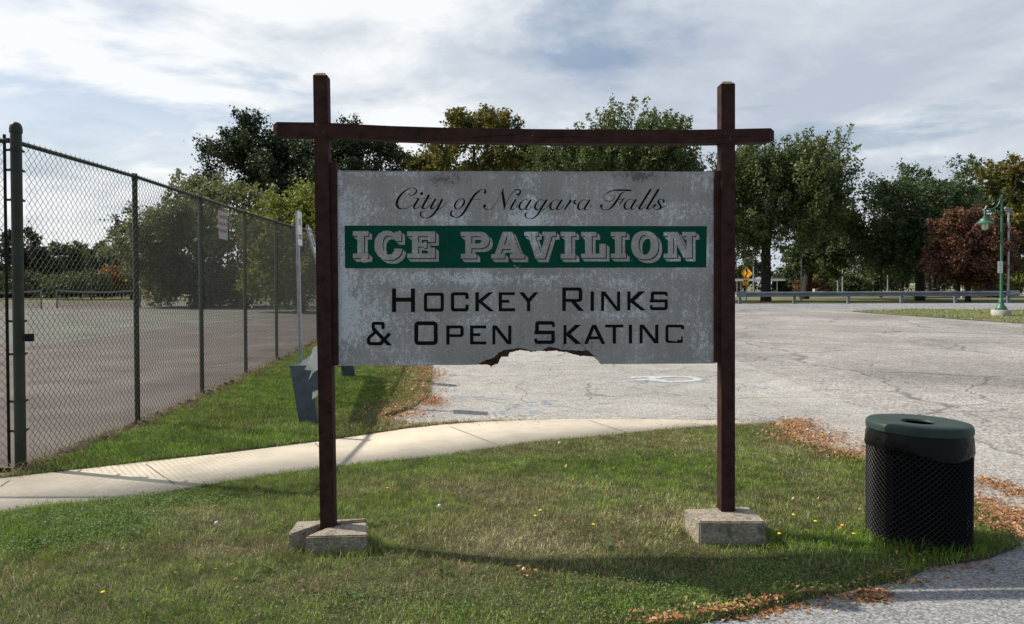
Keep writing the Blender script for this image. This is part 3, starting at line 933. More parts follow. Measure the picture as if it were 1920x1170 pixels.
# --- pale skin of the panel with its stains (colour stays with the board)
sk = canvas()
fill(sk, [TL, TRc, BR, (1126, 682.2)] + jag(skin_edge[:-1], 0.8, 4)[::-1] + [(895, 684.0), BL])
s2 = sk[::S // 2, ::S // 2]                    # half photo-pixel cells
h2_, w2_ = s2.shape
iy, ix = np.where(s2)
vid = np.arange((h2_ + 1) * (w2_ + 1)).reshape(h2_ + 1, w2_ + 1)
Fq = np.stack([vid[iy, ix], vid[iy + 1, ix], vid[iy + 1, ix + 1], vid[iy, ix + 1]], 1)
used, inv = np.unique(Fq.ravel(), return_inverse=True)
Fq = inv.reshape(-1, 4)
gyv, gxv = np.divmod(used, w2_ + 1)
bxp = X0 + gxv / 2.0; byp = Y0 + gyv / 2.0
V = bpts(np.c_[bxp, byp], 0.0)
gs = lambda cx, cy, rx, ry: np.exp(-(((bxp - cx) / rx) ** 2 + ((byp - cy) / ry) ** 2))
n1 = fbm(bxp / 60, byp / 60, 11, 5); n2 = fbm(bxp / 6, byp / 8, 23, 4, 0.7); n3 = fbm(bxp / 1.5, byp / 2.2, 31, 3, 0.75)
streak = fbm(bxp / 3.5, byp / 70, 71, 4, .6)
base = np.full(len(bxp), 0.325) + 0.07 * (streak - .5) + 0.10 * (n1 - .5) + 0.07 * (n3 - .5)
# bleached patches: edges, around the band, the drip in the middle
edge_d = np.minimum(np.minimum(bxp - 632, 1340 - bxp), 30)
bl = 0.55 * gs(990, 350, 26, 60) + 0.5 * gs(995, 440, 30, 60) * (byp < 480) + 0.65 * np.exp(-np.clip(bxp - 632, 0, None) / 12) * (0.5 + n1) + 0.4 * np.exp(-np.clip(1338 - bxp, 0, None) / 14) * (n1 + .3) \
    + 0.42 * gs(760, 325, 150, 9) + 0.55 * gs(900, 520, 220, 16) + 0.35 * gs(700, 395, 70, 30) + 0.33 * gs(900, 410, 180, 12) + 0.35 * gs(1250, 395, 90, 22) + 0.4 * gs(1310, 345, 40, 25) \
    + 0.45 * gs(770, 682, 60, 7) + 0.4 * gs(690, 600, 60, 60) + 0.45 * gs(1305, 640, 25, 40) + 0.3 * gs(830, 600, 200, 12) + 0.3 * gs(1120, 590, 180, 10) + 0.3 * gs(1290, 560, 40, 40) + 0.25 * gs(1080, 535, 200, 25) + 0.3 * gs(650, 560, 20, 120)
lightm = np.clip((bl + (n1 - .5) * .8 + (n2 - .5) * 1.2 + (n3 - .5) * 1.3 + (streak - .5) * .35 - 0.31) * 2.5, 0, 1)
spk = np.clip((n2 - 0.62) * 7, 0, 1) * np.clip((n3 - .45) * 4, 0, 1)
lightm = np.maximum(lightm, spk * 0.6)
dk = 0.9 * gs(835, 337, 42, 12) + 0.85 * gs(1205, 331, 46, 9) + 0.35 * gs(1195, 345, 14, 40) + 0.30 * gs(1000, 640, 90, 25) + 0.45 * gs(1090, 650, 60, 20) + 0.25 * gs(900, 672, 80, 12) + 0.25 * gs(660, 400, 20, 40) + 0.3 * gs(1000, 325, 300, 5)
darkm = np.clip((dk + (n2 - .5) * 1.3 + (n3 - .5) * 2.0 - 0.50) * 1.8, 0, .85) * np.clip(dk * 4, 0, 1)
gap = np.clip(1 - np.abs(byp - 321.5) / 1.6, 0, 1) * np.clip(n2 * 2.2 - .5, 0, 1)   # mildew along the top edge
darkm = np.maximum(darkm, gap * .85)
lightm *= (1 - darkm * .8)
base_c = base[:, None] * np.array([1.02, 0.985, 0.95])
light_c = np.array([0.58, 0.625, 0.66]) * (0.9 + .25 * n3[:, None])
dark_c = np.array([0.085, 0.085, 0.08])
cc = base_c * (1 - lightm[:, None] * .9) + light_c * lightm[:, None] * .9
cc = cc * (1 - darkm[:, None]) + dark_c * darkm[:, None]
fast_mesh('panel_skin', V, [Fq], M['board'], panel, np.clip(cc, 0.02, 0.8))
chip = canvas()
for k in range(26):
    a = random.uniform(0, 6.3)
    stroke(chip, [(683.5 + 6.5 * math.cos(a), 487.5 + 3.6 * math.sin(a)), (683.5 + 4 * math.cos(a + .4), 487.5 + 2.6 * math.sin(a + .4))], random.uniform(1.2, 2.6), (0, 0), 1, 8)
fill(chip, ell(683.5, 488.5, 3.2, 1.4), False)
mask_mesh(chip, 'sticker_remnant', mat('old_sticker', (0.52, 0.45, 0.33), 0.9, 0.3, 60), panel, 0.0016)


# footings
def rough_block(name, plan, z0, z1, parent, m, jit=0.006, notch=None):
    """plan: list of world xy corners (top, counter-clockwise or not)"""
    bm = bmesh.new()
    lo = [bm.verts.new((x, y, z0)) for x, y in plan]; hi = [bm.verts.new((x, y, z1)) for x, y in plan]
    n = len(plan)
    bm.faces.new(lo); bm.faces.new(hi)
    for i in range(n):
        bm.faces.new((lo[i], lo[(i + 1) % n], hi[(i + 1) % n], hi[i]))
    bmesh.ops.recalc_face_normals(bm, faces=bm.faces)
    bmesh.ops.bevel(bm, geom=bm.edges[:], offset=0.008, segments=2, affect='EDGES')
    bmesh.ops.subdivide_edges(bm, edges=[e for e in bm.edges if e.calc_length() > 0.03], cuts=9, use_grid_fill=True)
    bmesh.ops.triangulate(bm, faces=[f for f in bm.faces if len(f.verts) > 4])
    for v in bm.verts:
        a = fbm(np.array([v.co.x * 30 + v.co.z * 13]), np.array([v.co.y * 30 + v.co.z * 31]), 3, 3)[0] - .5
        b_ = fbm(np.array([v.co.x * 9]), np.array([v.co.z * 60 + v.co.y * 9]), 9, 2)[0] - .5
        nrm = v.normal
        v.co += Vector((nrm.x, nrm.y, nrm.z * 0.4)) * (a * 2 * jit + b_ * jit * 1.5 * (abs(nrm.z) < .5))
    o0 = ORG[parent.name]
    for v in bm.verts:
        v.co -= o0
    me = bpy.data.meshes.new(name); bm.to_mesh(me); bm.free()
    me.materials.append(m)
    return link(bpy.data.objects.new(name, me), parent)


xy = lambda p: (p.x, p.y)
z1 = 0.193
rough_block('concrete_footing', [xy(onz(*p, z1)) for p in ((1283, 955), (1311, 978), (1437, 978), (1402, 949))], -0.12, z1, sign, M['concrete'])
z1 = 0.131
ff = rough_block('concrete_footing', [xy(onz(*p, z1)) for p in ((571, 1006), (690, 1003), (688, 979), (640, 982), (609, 990.5))], -0.15, z1, sign, M['concrete'])
rough_block('broken_piece', [xy(onz(*p, z1 + .006)) for p in ((540.5, 1000), (551, 999.8), (598, 983.5), (635, 978), (687, 974), (686, 971), (556, 977.5))], -0.15, z1 + 0.006, ff, M['concrete'])


# ------------------------------------------------------------------ chain-link fence
fence = thing('chain_link_fence', (FP[0][0], FP[0][1], 0), 'tall green chain link fence around the court, rounded corner post in front', 'fence')
FH = 2.97


def cap_tube(m, p, r_, h, k=14):
    m.tube([(p[0], p[1], float(gz(*p)) - .1), (p[0], p[1], float(gz(*p)) + h)], r_, k)


m = MB(); g0 = 0.0
c0 = FP[0]
m.lathe([(0.046, -0.1), (0.046, 3.05), (0.053, 3.055), (0.053, 3.09), (0.049, 3.115), (0.038, 3.138), (0.018, 3.15), (0.0, 3.153)], (c0[0], c0[1], 0), 20)
cp = m.build('corner_post', M['fence'], fence, True)
for z in (0.35, 0.62, 1.05, 1.35, 1.75, 2.05, 2.45, 2.72, 2.90):
    b_ = MB().lathe([(0.0475, z - .012), (0.0505, z - .012), (0.0505, z + .012), (0.0475, z + .012)], (c0[0], c0[1], 0), 18)
    b_.box((c0[0] - .075, c0[1], z), (0.05, 0.012, 0.02)).box((c0[0] + .01, c0[1] + .07, z), (0.012, 0.05, 0.02))
    b_.build('tension_band', M['fence'], cp)
hb = MB().box((c0[0] + 0.085, c0[1] + .02, 1.20), (0.06, 0.04, 0.07)).build('latch_box', M['can'], cp)
for k, p in enumerate(FP[1:], 1):
    m = MB(); cap_tube(m, p, 0.031, FH - 0.02, 12)
    m.tube([(p[0], p[1], float(gz(*p)) + FH - .05), (p[0], p[1], float(gz(*p)) + FH + .035)], [0.036, 0.03], 12)
    m.build('line_post', M['fence'], fence, True)
    ft = MB().lathe([(0.13, -0.05), (0.12, 0.02), (0.03, 0.035)], (p[0], p[1], float(gz(*p))), 14)
    tag(ft.build('post_footing', M['plinth'], fence), None)
rl = MB().tube([(p[0], p[1], float(gz(*p)) + FH) for p in FP], 0.021, 10)
rl.build('top_rail', M['fence'], fence, True)
XE = c0[0] - 3.6
MB().tube([(c0[0] - .06, c0[1], FH + 0.015), (XE, c0[1], FH + 0.015)], 0.024, 10).build('top_rail', M['fence'], fence, True)
MB().tube([(XE, c0[1], -.1), (XE, c0[1], FH + .1)], 0.03, 12).build('line_post', M['fence'], fence, True)
tb = MB().box((c0[0] - .098, c0[1] - .012, 1.52), (0.016, 0.010, 2.98))
tb.tube([(c0[0] - .105, c0[1], 0.05), (c0[0] - .105, c0[1], 3.04)], 0.013, 8)
tb.build('tension_bar', M['can'], fence)


def wires(path, name, dside, ztop, d=0.0405, rad=0.0029, z0=0.04):
    """woven zig-zag wires along a polyline"""
    P = np.array(path, float)
    seg = np.linalg.norm(np.diff(P, axis=0), axis=1); cum = np.concatenate([[0], np.cumsum(seg)])
    nw = int(cum[-1] / d); nz = int((ztop - z0) / d)
    k = np.arange(nw); j = np.arange(nz + 1)
    s = (k[:, None] + (j[None, :] + k[:, None]) % 2) * d
    s = np.clip(s, 0, cum[-1])
    # neighbouring wires hook round each other
    px = np.interp(s, cum, P[:, 0]); py = np.interp(s, cum, P[:, 1])
    z = z0 + j[None, :] * d + np.zeros_like(s) + gz(px, py) + 0.02 * (fbm(s * 1.1, s * 0 + 3, 4, 2) - .5)
    tx = np.gradient(np.interp(np.linspace(0, cum[-1], 400), cum, P[:, 0])); ty = np.gradient(np.interp(np.linspace(0, cum[-1], 400), cum, P[:, 1]))
    tl = np.hypot(tx, ty); ss = np.linspace(0, cum[-1], 400)
    ux = np.interp(s, ss, tx / tl); uy = np.interp(s, ss, ty / tl)
    nx, ny = uy, -ux
    off = dside + 0.003 * np.where(j[None, :] % 2, 1, -1) + 0.010 * (fbm(s * 1.5, z * 1.2, 6, 2) - .5)
    px = px + nx * off; py = py + ny * off
    V = []
    for a in range(3):
        c, s_ = math.cos(2.094 * a), math.sin(2.094 * a)
        V.append(np.stack([px + rad * (ux * c + nx * s_), py + rad * (uy * c + ny * s_), z], -1))
    V = np.stack(V, 2)                        # nw, nz+1, 3, 3
    idx = np.arange(nw * (nz + 1) * 3).reshape(nw, nz + 1, 3)
    Fs = [np.stack([idx[:, :-1, a], idx[:, :-1, (a + 1) % 3], idx[:, 1:, (a + 1) % 3], idx[:, 1:, a]], -1).reshape(-1, 4) for a in range(3)]
    return fast_mesh(name, V.reshape(-1, 3), [np.concatenate(Fs)], M['wire'], fence)


wires([(c0[0] + .01, c0[1] + .06)] + FP[1:], 'wire_mesh', 0.035, FH + 0.045)
wires([(c0[0] - .10, c0[1]), (XE, c0[1])], 'wire_mesh', -0.03, FH + 0.05)
MB().tube([(p[0] + .03, p[1], float(gz(*p)) + .05) for p in FP], 0.003, 5).build('bottom_wire', M['wire'], fence)
MB().tube([(c0[0] + .03, c0[1], FH + .02)] * 1 + [(c0[0] - .3, c0[1] - .02, FH + .05), (c0[0] - 1.2, c0[1] - .02, FH + .03)], 0.004, 5).build('tie_wire', M['wire'], fence)

# notice on the fence
pa, pb = at(409, 393, 1), at(427, 398, 1)
fdir = (Vector((*FP[3], 0)) - Vector((*FP[2], 0))).normalized(); fn = Vector((fdir.y, -fdir.x, 0))


def fpt(px, py, off=0.06):
    d = ray(px, py); o = Vector((0, 0, CAMZ)); q = Vector((*FP[2], 0)) + fn * off
    return o + d * ((q - o).dot(fn) / d.dot(fn))


ns = thing('notice_sign', fpt(418, 450), 'white notice with three faded red lines wired high on the chain link fence', 'sign')
MB().prism([fpt(409, 393), fpt(426, 400), fpt(427, 451), fpt(410.5, 446.5)], -fn * 0.004).build('plate', M['greyed'], ns)
for y in (402, 415, 428):
    x = 411.2; tx = MB()
    while x < 424.5:
        wd = random.choice((1.2, 1.6, 2.0))
        yy_ = y + (x - 409) * 0.22
        tx.add([fpt(x, yy_, .062), fpt(x + wd, yy_ + .3, .062), fpt(x + wd, yy_ + 6.0, .062), fpt(x, yy_ + 5.7, .062)], [(0, 1, 2, 3)])
        x += wd + 0.5
    tx.build('text_line', M['red'], ns)

# ------------------------------------------------------------------ grass
GREEN = np.array([0.165, 0.235, 0.040]); LUSH = np.array([0.190, 0.310, 0.038]); OLIVE = np.array([0.265, 0.280, 0.080]); DRY = np.array([0.46, 0.365, 0.205])


def blades(name, poly, dens, hmin, hmax, wid, seed, zf=lawnz, dryf=None, hf=None, lean=0.85):
    r_ = np.random.default_rng(seed)
    P = np.array(poly); x0, y0 = P.min(0); x1, y1 = P.max(0)
    n = int((x1 - x0) * (y1 - y0) * dens)
    x = r_.uniform(x0, x1, n); y = r_.uniform(y0, y1, n)
    k = inpoly(x, y, poly)
    # a ragged edge: throw a few blades out over the border
    x = x[k]; y = y[k]; n = len(x)
    rag = .012 + .03 * vnoise(x * 6, y * 6, 3)
    x = x + r_.normal(0, 1, n) * rag; y = y + r_.normal(0, 1, n) * rag
    dry = dryf(x, y)
    hh = r_.uniform(hmin, hmax, n) * (hf(x, y) if hf else 1) * (0.75 + .6 * vnoise(x * 5, y * 5, 8))
    th = r_.uniform(0, 2 * np.pi, n); ln = r_.uniform(0.25, 1.35, n) * lean + np.clip(dry, 0, 1) * .35
    wdt = wid * r_.uniform(.6, 1.3, n)
    wind = fbm(x * 1.5, y * 1.5, 77, 2) * 7
    th = np.where(r_.random(n) < .3, wind + r_.normal(0, .5, n), th)
    dx, dy = np.cos(th), np.sin(th)
    ph = r_.uniform(0, np.pi, n); sx, sy = np.cos(ph), np.sin(ph)
    z = zf(x, y)
    ht = hh * np.cos(np.clip(ln, 0, 1.35)); rr = hh * np.sin(np.clip(ln, 0, 1.35))
    p0 = np.stack([x, y, z - .004], 1)
    pm = np.stack([x + dx * rr * .35, y + dy * rr * .35, z + ht * .6], 1)
    pt = np.stack([x + dx * rr, y + dy * rr, z + ht], 1)
    sv = np.stack([sx, sy, 0 * sx], 1) * (wdt / 2)[:, None]
    V = np.stack([p0 - sv, p0 + sv, pm - sv * .8, pm + sv * .8, pt], 1).reshape(-1, 3)
    i = np.arange(n)[:, None] * 5
    quads = i + np.array([0, 1, 3, 2]); tris = i + np.array([2, 3, 4])
    g = fbm(x * 2.2, y * 2.2, 40, 3)[:, None]
    isdry = (r_.random(n) < np.clip(dry, 0, .93))[:, None]
    tone = np.clip((fbm(x * .9, y * .9, 52, 3)[:, None] - .35) * 2.5, 0, 1)
    cgr = GREEN * (1 - tone) + OLIVE * tone
    lush = np.clip((0.42 - dry)[:, None] * 3, 0, 1)
    cgr = cgr * (1 - lush * .6) + LUSH * lush * .6
    c = np.where(isdry, DRY * r_.uniform(.6, 1.25, (n, 1)), cgr) * r_.uniform(.5, 1.5, (n, 1)) * (.7 + .6 * g) * (.45 + 1.1 * fbm(x * 11, y * 11, 91, 2)[:, None])
    c = np.repeat(c, 5, 0)
    o = fast_mesh(name, V, [quads, tris], M['blade'], None, np.clip(c, .005, .7))
    return o


def lawn_dry(x, y):
    d = 0.17 + 0.9 * (fbm(x * .8 + 3, y * 1.1, 61, 4) - .40) + 0.35 * (fbm(x * 3.5, y * 3.5, 66, 3) - .5)
    g_ = lambda px, py, rx, ry: (lambda p: np.exp(-(((x - p.x) / rx) ** 2 + ((y - p.y) / ry) ** 2)))(gnd(px, py))
    d = d + .38 * g_(330, 985, .55, .35) + .50 * g_(450, 1035, .40, .16) + .30 * g_(30, 1080, .4, .25) + .22 * g_(880, 1010, .9, .35) + .25 * g_(700, 1110, .8, .25) + .32 * g_(1200, 985, .35, .25) \
        + .45 * g_(190, 1035, .22, .10) + .25 * g_(1290, 990, .25, .15) + .2 * g_(900, 925, .5, .5) + .4 * g_(1470, 830, .35, .5) + .2 * g_(1100, 1030, .8, .2)
    d = d - .55 * g_(70, 1000, .75, .42) - .25 * g_(980, 870, 1.8, .45) - .2 * g_(720, 950, .4, .4) - .25 * g_(1380, 1120, .9, .25) - .15 * g_(620, 900, .8, .3) - .35 * g_(1700, 1030, .8, .25)
    return d


FT = [np.array([xy(onz(*p, .15)) for p in q]) for q in (((1283, 955), (1311, 978), (1437, 978), (1402, 949)), ((541, 1003), (690, 1006), (687, 972), (556, 977)))]


def near_foot(x, y):
    r = 0
    for q in FT:
        a, b = q.min(0), q.max(0)
        dx = np.maximum(np.maximum(a[0] - x, x - b[0]), 0); dy = np.maximum(np.maximum(a[1] - y, y - b[1]), 0)
        r = r + np.exp(-np.hypot(dx, dy) / .045)
    return r


def lawn_h(x, y):
    p = gnd(70, 1000)
    q = gnd(1720, 1040)
    bb = at(1721, 1000, 4.68)
    nb = np.exp(-np.abs(np.hypot(x - bb.x, y - bb.y) - .31) / .05) * (.6 + 1.6 * vnoise(x * 14, y * 14, 5))
    return 1 + .9 * near_foot(x, y) + nb + .9 * np.exp(-(((x - p.x) / .75) ** 2 + ((y - p.y) / .45) ** 2)) + 0.5 * np.exp(-(((x - q.x) / .8) ** 2 + ((y - q.y) / .25) ** 2))


tag(blades('lawn_grass', lawn_poly, 10500, .016, .046, .0032, 1, lawnz, lawn_dry, lawn_h), kind='stuff')


def verge_dry(x, y):
    fx = np.interp(y, [p[1] for p in FP], [p[0] for p in FP])
    d = 0.02 + 0.5 * (fbm(x * .8 + 3, y * .8, 63, 4) - .45) + .85 * np.exp(-np.clip(x - fx - .06, 0, 9) / .07)
    ex = np.interp(y, [8, 9.3, 10.7, 14.8, 20], [-1.2, -1.4, -1.25, -1.68, -1.9])
    return d + .75 * np.exp(-np.clip(ex - x, 0, 9) / .35)


tag(blades('verge_grass', verge_poly, 5200, .03, .065, .0052, 2, lawnz, verge_dry, lambda x, y: 1 + .8 * np.exp(-np.clip(x - np.interp(y, [p[1] for p in FP], [p[0] for p in FP]), 0, 9) / .1)), kind='stuff')
tag(blades('island_grass', isl, 60, .05, .12, .03, 3, gz, lambda x, y: .25 + .6 * (fbm(x * .5, y * .5, 5, 3) - .4)), kind='stuff')
# weeds that fringe the fence line and the corner
fringe = [(c0[0] - 3, 6.3), (c0[0] - 3, 6.75)] + [(FP[k][0] - .05, FP[k][1]) for k in range(0, 9)] + [(FP[k][0] + .12, FP[k][1] - .1) for k in range(8, -1, -1)] + [(c0[0] + .3, 6.35)]
tag(blades('fence_weeds', fringe, 520, .06, .19, .006, 4, lawnz, lambda x, y: .5 + .8 * (fbm(x * 2, y * 1.2, 15, 3) - .45), None, .8), kind='stuff')


# ------------------------------------------------------------------ fallen leaves
def litter(name, spots, seed):
    r_ = np.random.default_rng(seed)
    pos = []
    for (px, py, rx, ry, n) in spots:
        n = int(n * 1.8)
        c = np.array([r_.normal(px, rx, n), r_.normal(py, ry, n)]).T
        pos.append(c)
    pos = np.concatenate(pos)
    W = np.array([tuple(gnd(a, b, .0)) for a, b in pos])
    inl = inpoly(W[:, 0], W[:, 1], lawn_poly) | inpoly(W[:, 0], W[:, 1], verge_poly)
    W[:, 2] = np.where(inl, lawnz(W[:, 0], W[:, 1]) + r_.uniform(.015, .045, len(W)), gz(W[:, 0], W[:, 1]) + r_.uniform(.008, .014, len(W)))
    n = len(W); sz = r_.uniform(.006, .011, n) * r_.choice([1, 1, 1.5, 2.1], n) * np.clip(W[:, 1] / 8, 1, 1.2)
    th = r_.uniform(0, 6.28, n); tl = r_.normal(0, .35, (n, 2))
    a = np.stack([np.cos(th), np.sin(th), tl[:, 0]], 1) * sz[:, None]
    b = np.stack([-np.sin(th), np.cos(th), tl[:, 1]], 1) * (sz * r_.uniform(.3, .6, n))[:, None]
    cv = np.array([0, 0, 1.0]) * (sz * r_.uniform(-.1, .35, n))[:, None]
    V = np.stack([W - a, W - b + cv, W + a, W + b + cv], 1).reshape(-1, 3)
    V[:, 2] = np.maximum(V[:, 2], gz(V[:, 0], V[:, 1]) + .006)
    i = np.arange(n)[:, None] * 4
    pal = np.array([[.46, .20, .07], [.58, .32, .14], [.36, .15, .06], [.58, .42, .24], [.24, .12, .06]])
    c = pal[r_.integers(0, 5, n)] * r_.uniform(.6, 1.2, (n, 1))
    tag(fast_mesh(name, V, [i + np.array([0, 1, 2, 3])], M['litter'], None, np.repeat(c, 4, 0)), kind='stuff')


litter('leaf_litter', [(1490, 800, 22, 8, 900), (1530, 825, 40, 9, 1000), (1600, 850, 40, 9, 600), (1500, 812, 30, 12, 500),
                       (1850, 902, 12, 4, 120), (1875, 912, 14, 4, 170), (1905, 925, 14, 4, 170), (1850, 945, 16, 8, 220), (1880, 962, 20, 7, 260), (1910, 975, 20, 8, 260), (1905, 1000, 22, 9, 240), (1860, 985, 24, 10, 160), (1900, 950, 26, 22, 120), (1830, 930, 10, 14, 80),
                       (1630, 1119, 20, 7, 240), (1480, 1139, 45, 5, 110), (1370, 1158, 45, 5, 130), (1690, 1092, 35, 5, 70), (1560, 1120, 50, 4, 70), (1430, 1148, 30, 5, 60), (1250, 1175, 40, 8, 80),
                       (805, 703, 16, 8, 700), (780, 730, 28, 14, 500), (808, 752, 15, 5, 700), (760, 772, 30, 7, 420), (765, 692, 35, 8, 420), (735, 780, 22, 6, 200), (715, 735, 40, 30, 260),
                       (1350, 792, 60, 3, 260), (1700, 870, 90, 12, 160), (985, 1090, 8, 6, 16), (1100, 960, 300, 60, 60), (300, 1060, 200, 60, 40), (1780, 1060, 60, 8, 60), (900, 794, 60, 3, 120), (720, 720, 40, 30, 200)], 9)


# dandelions
def dandelion(px, py, white=False, h=0.07, label=None):
    p = gnd(px, py); b = Vector((p.x, p.y, float(lawnz(p.x, p.y))))
    if white:
        t = thing('dandelion_clock', b, label, 'dandelion')
        MB().tube([b, b + Vector((.008, 0, h * .6)), b + Vector((.004, 0, h))], .0016, 5).build('stalk', M['stem'], t)
        MB().lathe([(0.0, -.013), (.008, -.011), (.013, -.003), (.013, .004), (.008, .011), (0, .013)], b + Vector((.004, 0, h)), 10).build('seed_head', M['puff'], t, True)
        return t
    t = thing('dandelion', b, 'small yellow dandelion flower in the lawn', 'flower', 'dandelions in bloom in the lawn')
    MB().tube([b, b + Vector((.004, 0, h))], .0016, 5).build('stalk', M['stem'], t)
    MB().lathe([(0.0, -.004), (.008, -.002), (.012, .003), (.009, .006), (0, .007)], b + Vector((.004, 0, h)), 10).build('flower_head', M['dandy'], t, True)
    return t


for px, py in ((1003, 985), (1012, 978), (1112, 1006), (1460, 1030), (1487, 1000), (1528, 1010), (1512, 1025), (1600, 1028), (1578, 1012), (192, 1133), (1455, 1022)):
    dandelion(px, py, h=random.uniform(.04, .06))
dandelion(405, 1002, True, .06, 'white dandelion seed head standing in the dry grass left of the cracked footing')
dandelion(1048, 850, True, .08, 'white dandelion seed head near the middle of the sidewalk edge')
dandelion(823, 966, True, .05, 'white dandelion seed head in the shaded lawn under the sign panel')

# clover-like ground cover in patches of the lawn
def clover(name, spots, seed):
    r_ = np.random.default_rng(seed)
    X = []
    for px, py, rx, ry, n in spots:
        p = gnd(px, py)
        X.append(np.stack([r_.normal(p.x, rx, n), r_.normal(p.y, ry, n)], 1))
    X = np.concatenate(X); X = X[inpoly(X[:, 0], X[:, 1], lawn_poly)]
    n = len(X); hgt = r_.uniform(.012, .042, n) * (.6 + .8 * vnoise(X[:, 0] * 7, X[:, 1] * 7, 4))
    c = np.stack([X[:, 0], X[:, 1], lawnz(X[:, 0], X[:, 1]) + hgt], 1)
    th = r_.uniform(0, 6.28, n); sz = r_.uniform(.003, .0065, n)[:, None]
    a = np.stack([np.cos(th), np.sin(th), r_.normal(0, .35, n)], 1); b = np.stack([-np.sin(th), np.cos(th), r_.normal(0, .35, n)], 1)
    V = np.stack([c - a * sz, c - b * sz, c + a * sz, c + b * sz], 1).reshape(-1, 3)
    cc_ = np.array([.115, .195, .038]) * r_.uniform(.6, 1.4, (n, 1))
    tag(fast_mesh(name, V, [np.arange(n * 4).reshape(-1, 4)], M['blade'], None, np.repeat(cc_, 4, 0)), kind='stuff')


clover('clover_cover', [(60, 1000, .45, .22, 16000), (200, 985, .25, .15, 4000), (330, 945, .3, .08, 3000), (1500, 1085, .55, .16, 3600), (1350, 1125, .5, .14, 3000), (1150, 1150, .6, .14, 2400), (1420, 820, .3, .5, 1500), (700, 1140, .5, .14, 1800), (900, 868, 1.2, .12, 2500)], 31)

# broad-leaf weeds in the lawn
M['weed'] = leaf_mat('weed_leaf', (0.085, 0.15, 0.03), .3)
wp = [(470, 1095, 1.0), (1135, 1040, 1.2), (715, 985, .9), (830, 1085, 1.1), (240, 830, .8), (1310, 1000, .8), (500, 1075, .9), (75, 1035, 1.3), (330, 830, .9), (700, 990, 1.1), (140, 1020, 1.2), (660, 1130, 1.0)]
wm = MB()
for px, py, s_ in wp:
    p = gnd(px, py); b = Vector((p.x, p.y, float(lawnz(p.x, p.y))))
    for k in range(11):
        a = random.uniform(0, 6.28); l_ = random.uniform(.03, .075) * s_; w_ = l_ * .13
        d = Vector((math.cos(a), math.sin(a), 0)); s2_ = Vector((-d.y, d.x, 0)) * w_
        up = random.uniform(.2, .8) * l_
        wm.add([b, b + d * l_ * .5 + s2_ + Vector((0, 0, up * .8)), b + d * l_ + Vector((0, 0, up)), b + d * l_ * .5 - s2_ + Vector((0, 0, up * .8))], [(0, 1, 2, 3)])
tag(wm.build('broadleaf_weeds', M['weed']), kind='stuff')

# ------------------------------------------------------------------ pavement markings
mk = MB()


def gmark(m, pts, wd, dz=.009):
    P = [gnd(*p) for p in pts]
    for a, b in zip(P, P[1:]):
        t = (b - a).normalized(); n_ = Vector((-t.y, t.x, 0)) * wd / 2
        q = [a - n_, a + n_, b + n_, b - n_]
        for k in q: k.z = float(gz(k.x, k.y)) + dz
        m.add(q, [(0, 1, 2, 3)])


def flakes(m, px, py, rx, ry, n, sz, dz):
    for _ in range(n):
        p = gnd(random.gauss(px, rx), random.gauss(py, ry)); a = random.uniform(0, 3.14)
        k_ = random.randint(4, 6); s_ = sz * random.uniform(.3, 1.0)
        m.add([(p.x + 2.2 * s_ * math.cos(a + 6.283 * j / k_) * random.uniform(.6, 1), p.y + s_ * math.sin(a + 6.283 * j / k_) * random.uniform(.6, 1), float(gz(p.x, p.y)) + dz + .0001 * (_ % 17)) for j in range(k_)], [tuple(range(k_))])


gmark(mk, [(1236 + 45 * math.cos(t) + 28, 711.5 + 5.0 * math.sin(t)) for t in np.linspace(0, 6.28, 26)], .17)
gmark(mk, [(1180, 709), (1215, 707), (1238, 710)], .17, .0095)
gmark(mk, [(1192, 714), (1222, 712.5), (1250, 715)], .15, .0100)
tag(mk.build('pavement_symbol', M['paintmark']), kind='structure')
bm_ = MB()
for px, py, rx, ry, n, sz in ((1190, 716, 14, 2, 12, .05), (1310, 713, 12, 2, 16, .05), (885, 745, 18, 1.5, 14, .05), (960, 770, 40, 4, 26, .05), (1020, 752, 40, 5, 18, .05), (1430, 728, 12, 2, 8, .05), (1445, 786, 12, 2.5, 20, .03), (835, 770, 14, 3, 9, .05), (1330, 785, 10, 2, 8, .03), (1240, 717, 60, 3, 16, .05)):
    flakes(bm_, px, py, rx, ry, n, sz, .0055)
tag(bm_.build('faded_blue_paint', M['bluemark']), kind='structure')

# ------------------------------------------------------------------ litter bin
bc = at(1721, 1000, 4.68); BG = 0.05
bin_ = thing('litter_bin', (bc.x, bc.y, BG), 'round black mesh litter bin with dark green lid at the edge of the lawn', 'trash can')
bx0, by0 = bc.x, bc.y
RB = 0.296
nv, z0_, z1_ = 50, BG + .01, BG + .60
rows = 34
tl = MB()
ringz = [z0_ + (z1_ - z0_) * j / rows for j in range(rows + 1)]
V = []; Fc = []
for j, z in enumerate(ringz):
    for i in range(nv):
        a = 2 * math.pi * (i + .5 * (j % 2)) / nv
        V.append((a, z))
V = np.array(V)
Ed = []
for j in range(rows):
    for i in range(nv):
        a = j * nv + i
        if j % 2 == 0:
            Ed += [(a, (j + 1) * nv + i), (a, (j + 1) * nv + (i - 1) % nv)]
        else:
            Ed += [(a, (j + 1) * nv + i), (a, (j + 1) * nv + (i + 1) % nv)]
for a, b in Ed:
    (t0, za), (t1, zb) = V[a], V[b]
    if t1 - t0 > 3: t1 -= 2 * math.pi
    if t0 - t1 > 3: t1 += 2 * math.pi
    hw = 0.0052
    q = []
    for t, z in ((t0, za), (t1, zb)):
        for ro, dz in ((-.003, -hw), (.006, -hw * .2), (.002, hw)):
            q.append((bx0 + (RB + ro) * math.cos(t), by0 + (RB + ro) * math.sin(t), z + dz))
    tl.add(q, [(0, 1, 4, 3), (1, 2, 5, 4), (2, 0, 3, 5)])
tl.build('mesh_body', M['can'], bin_)
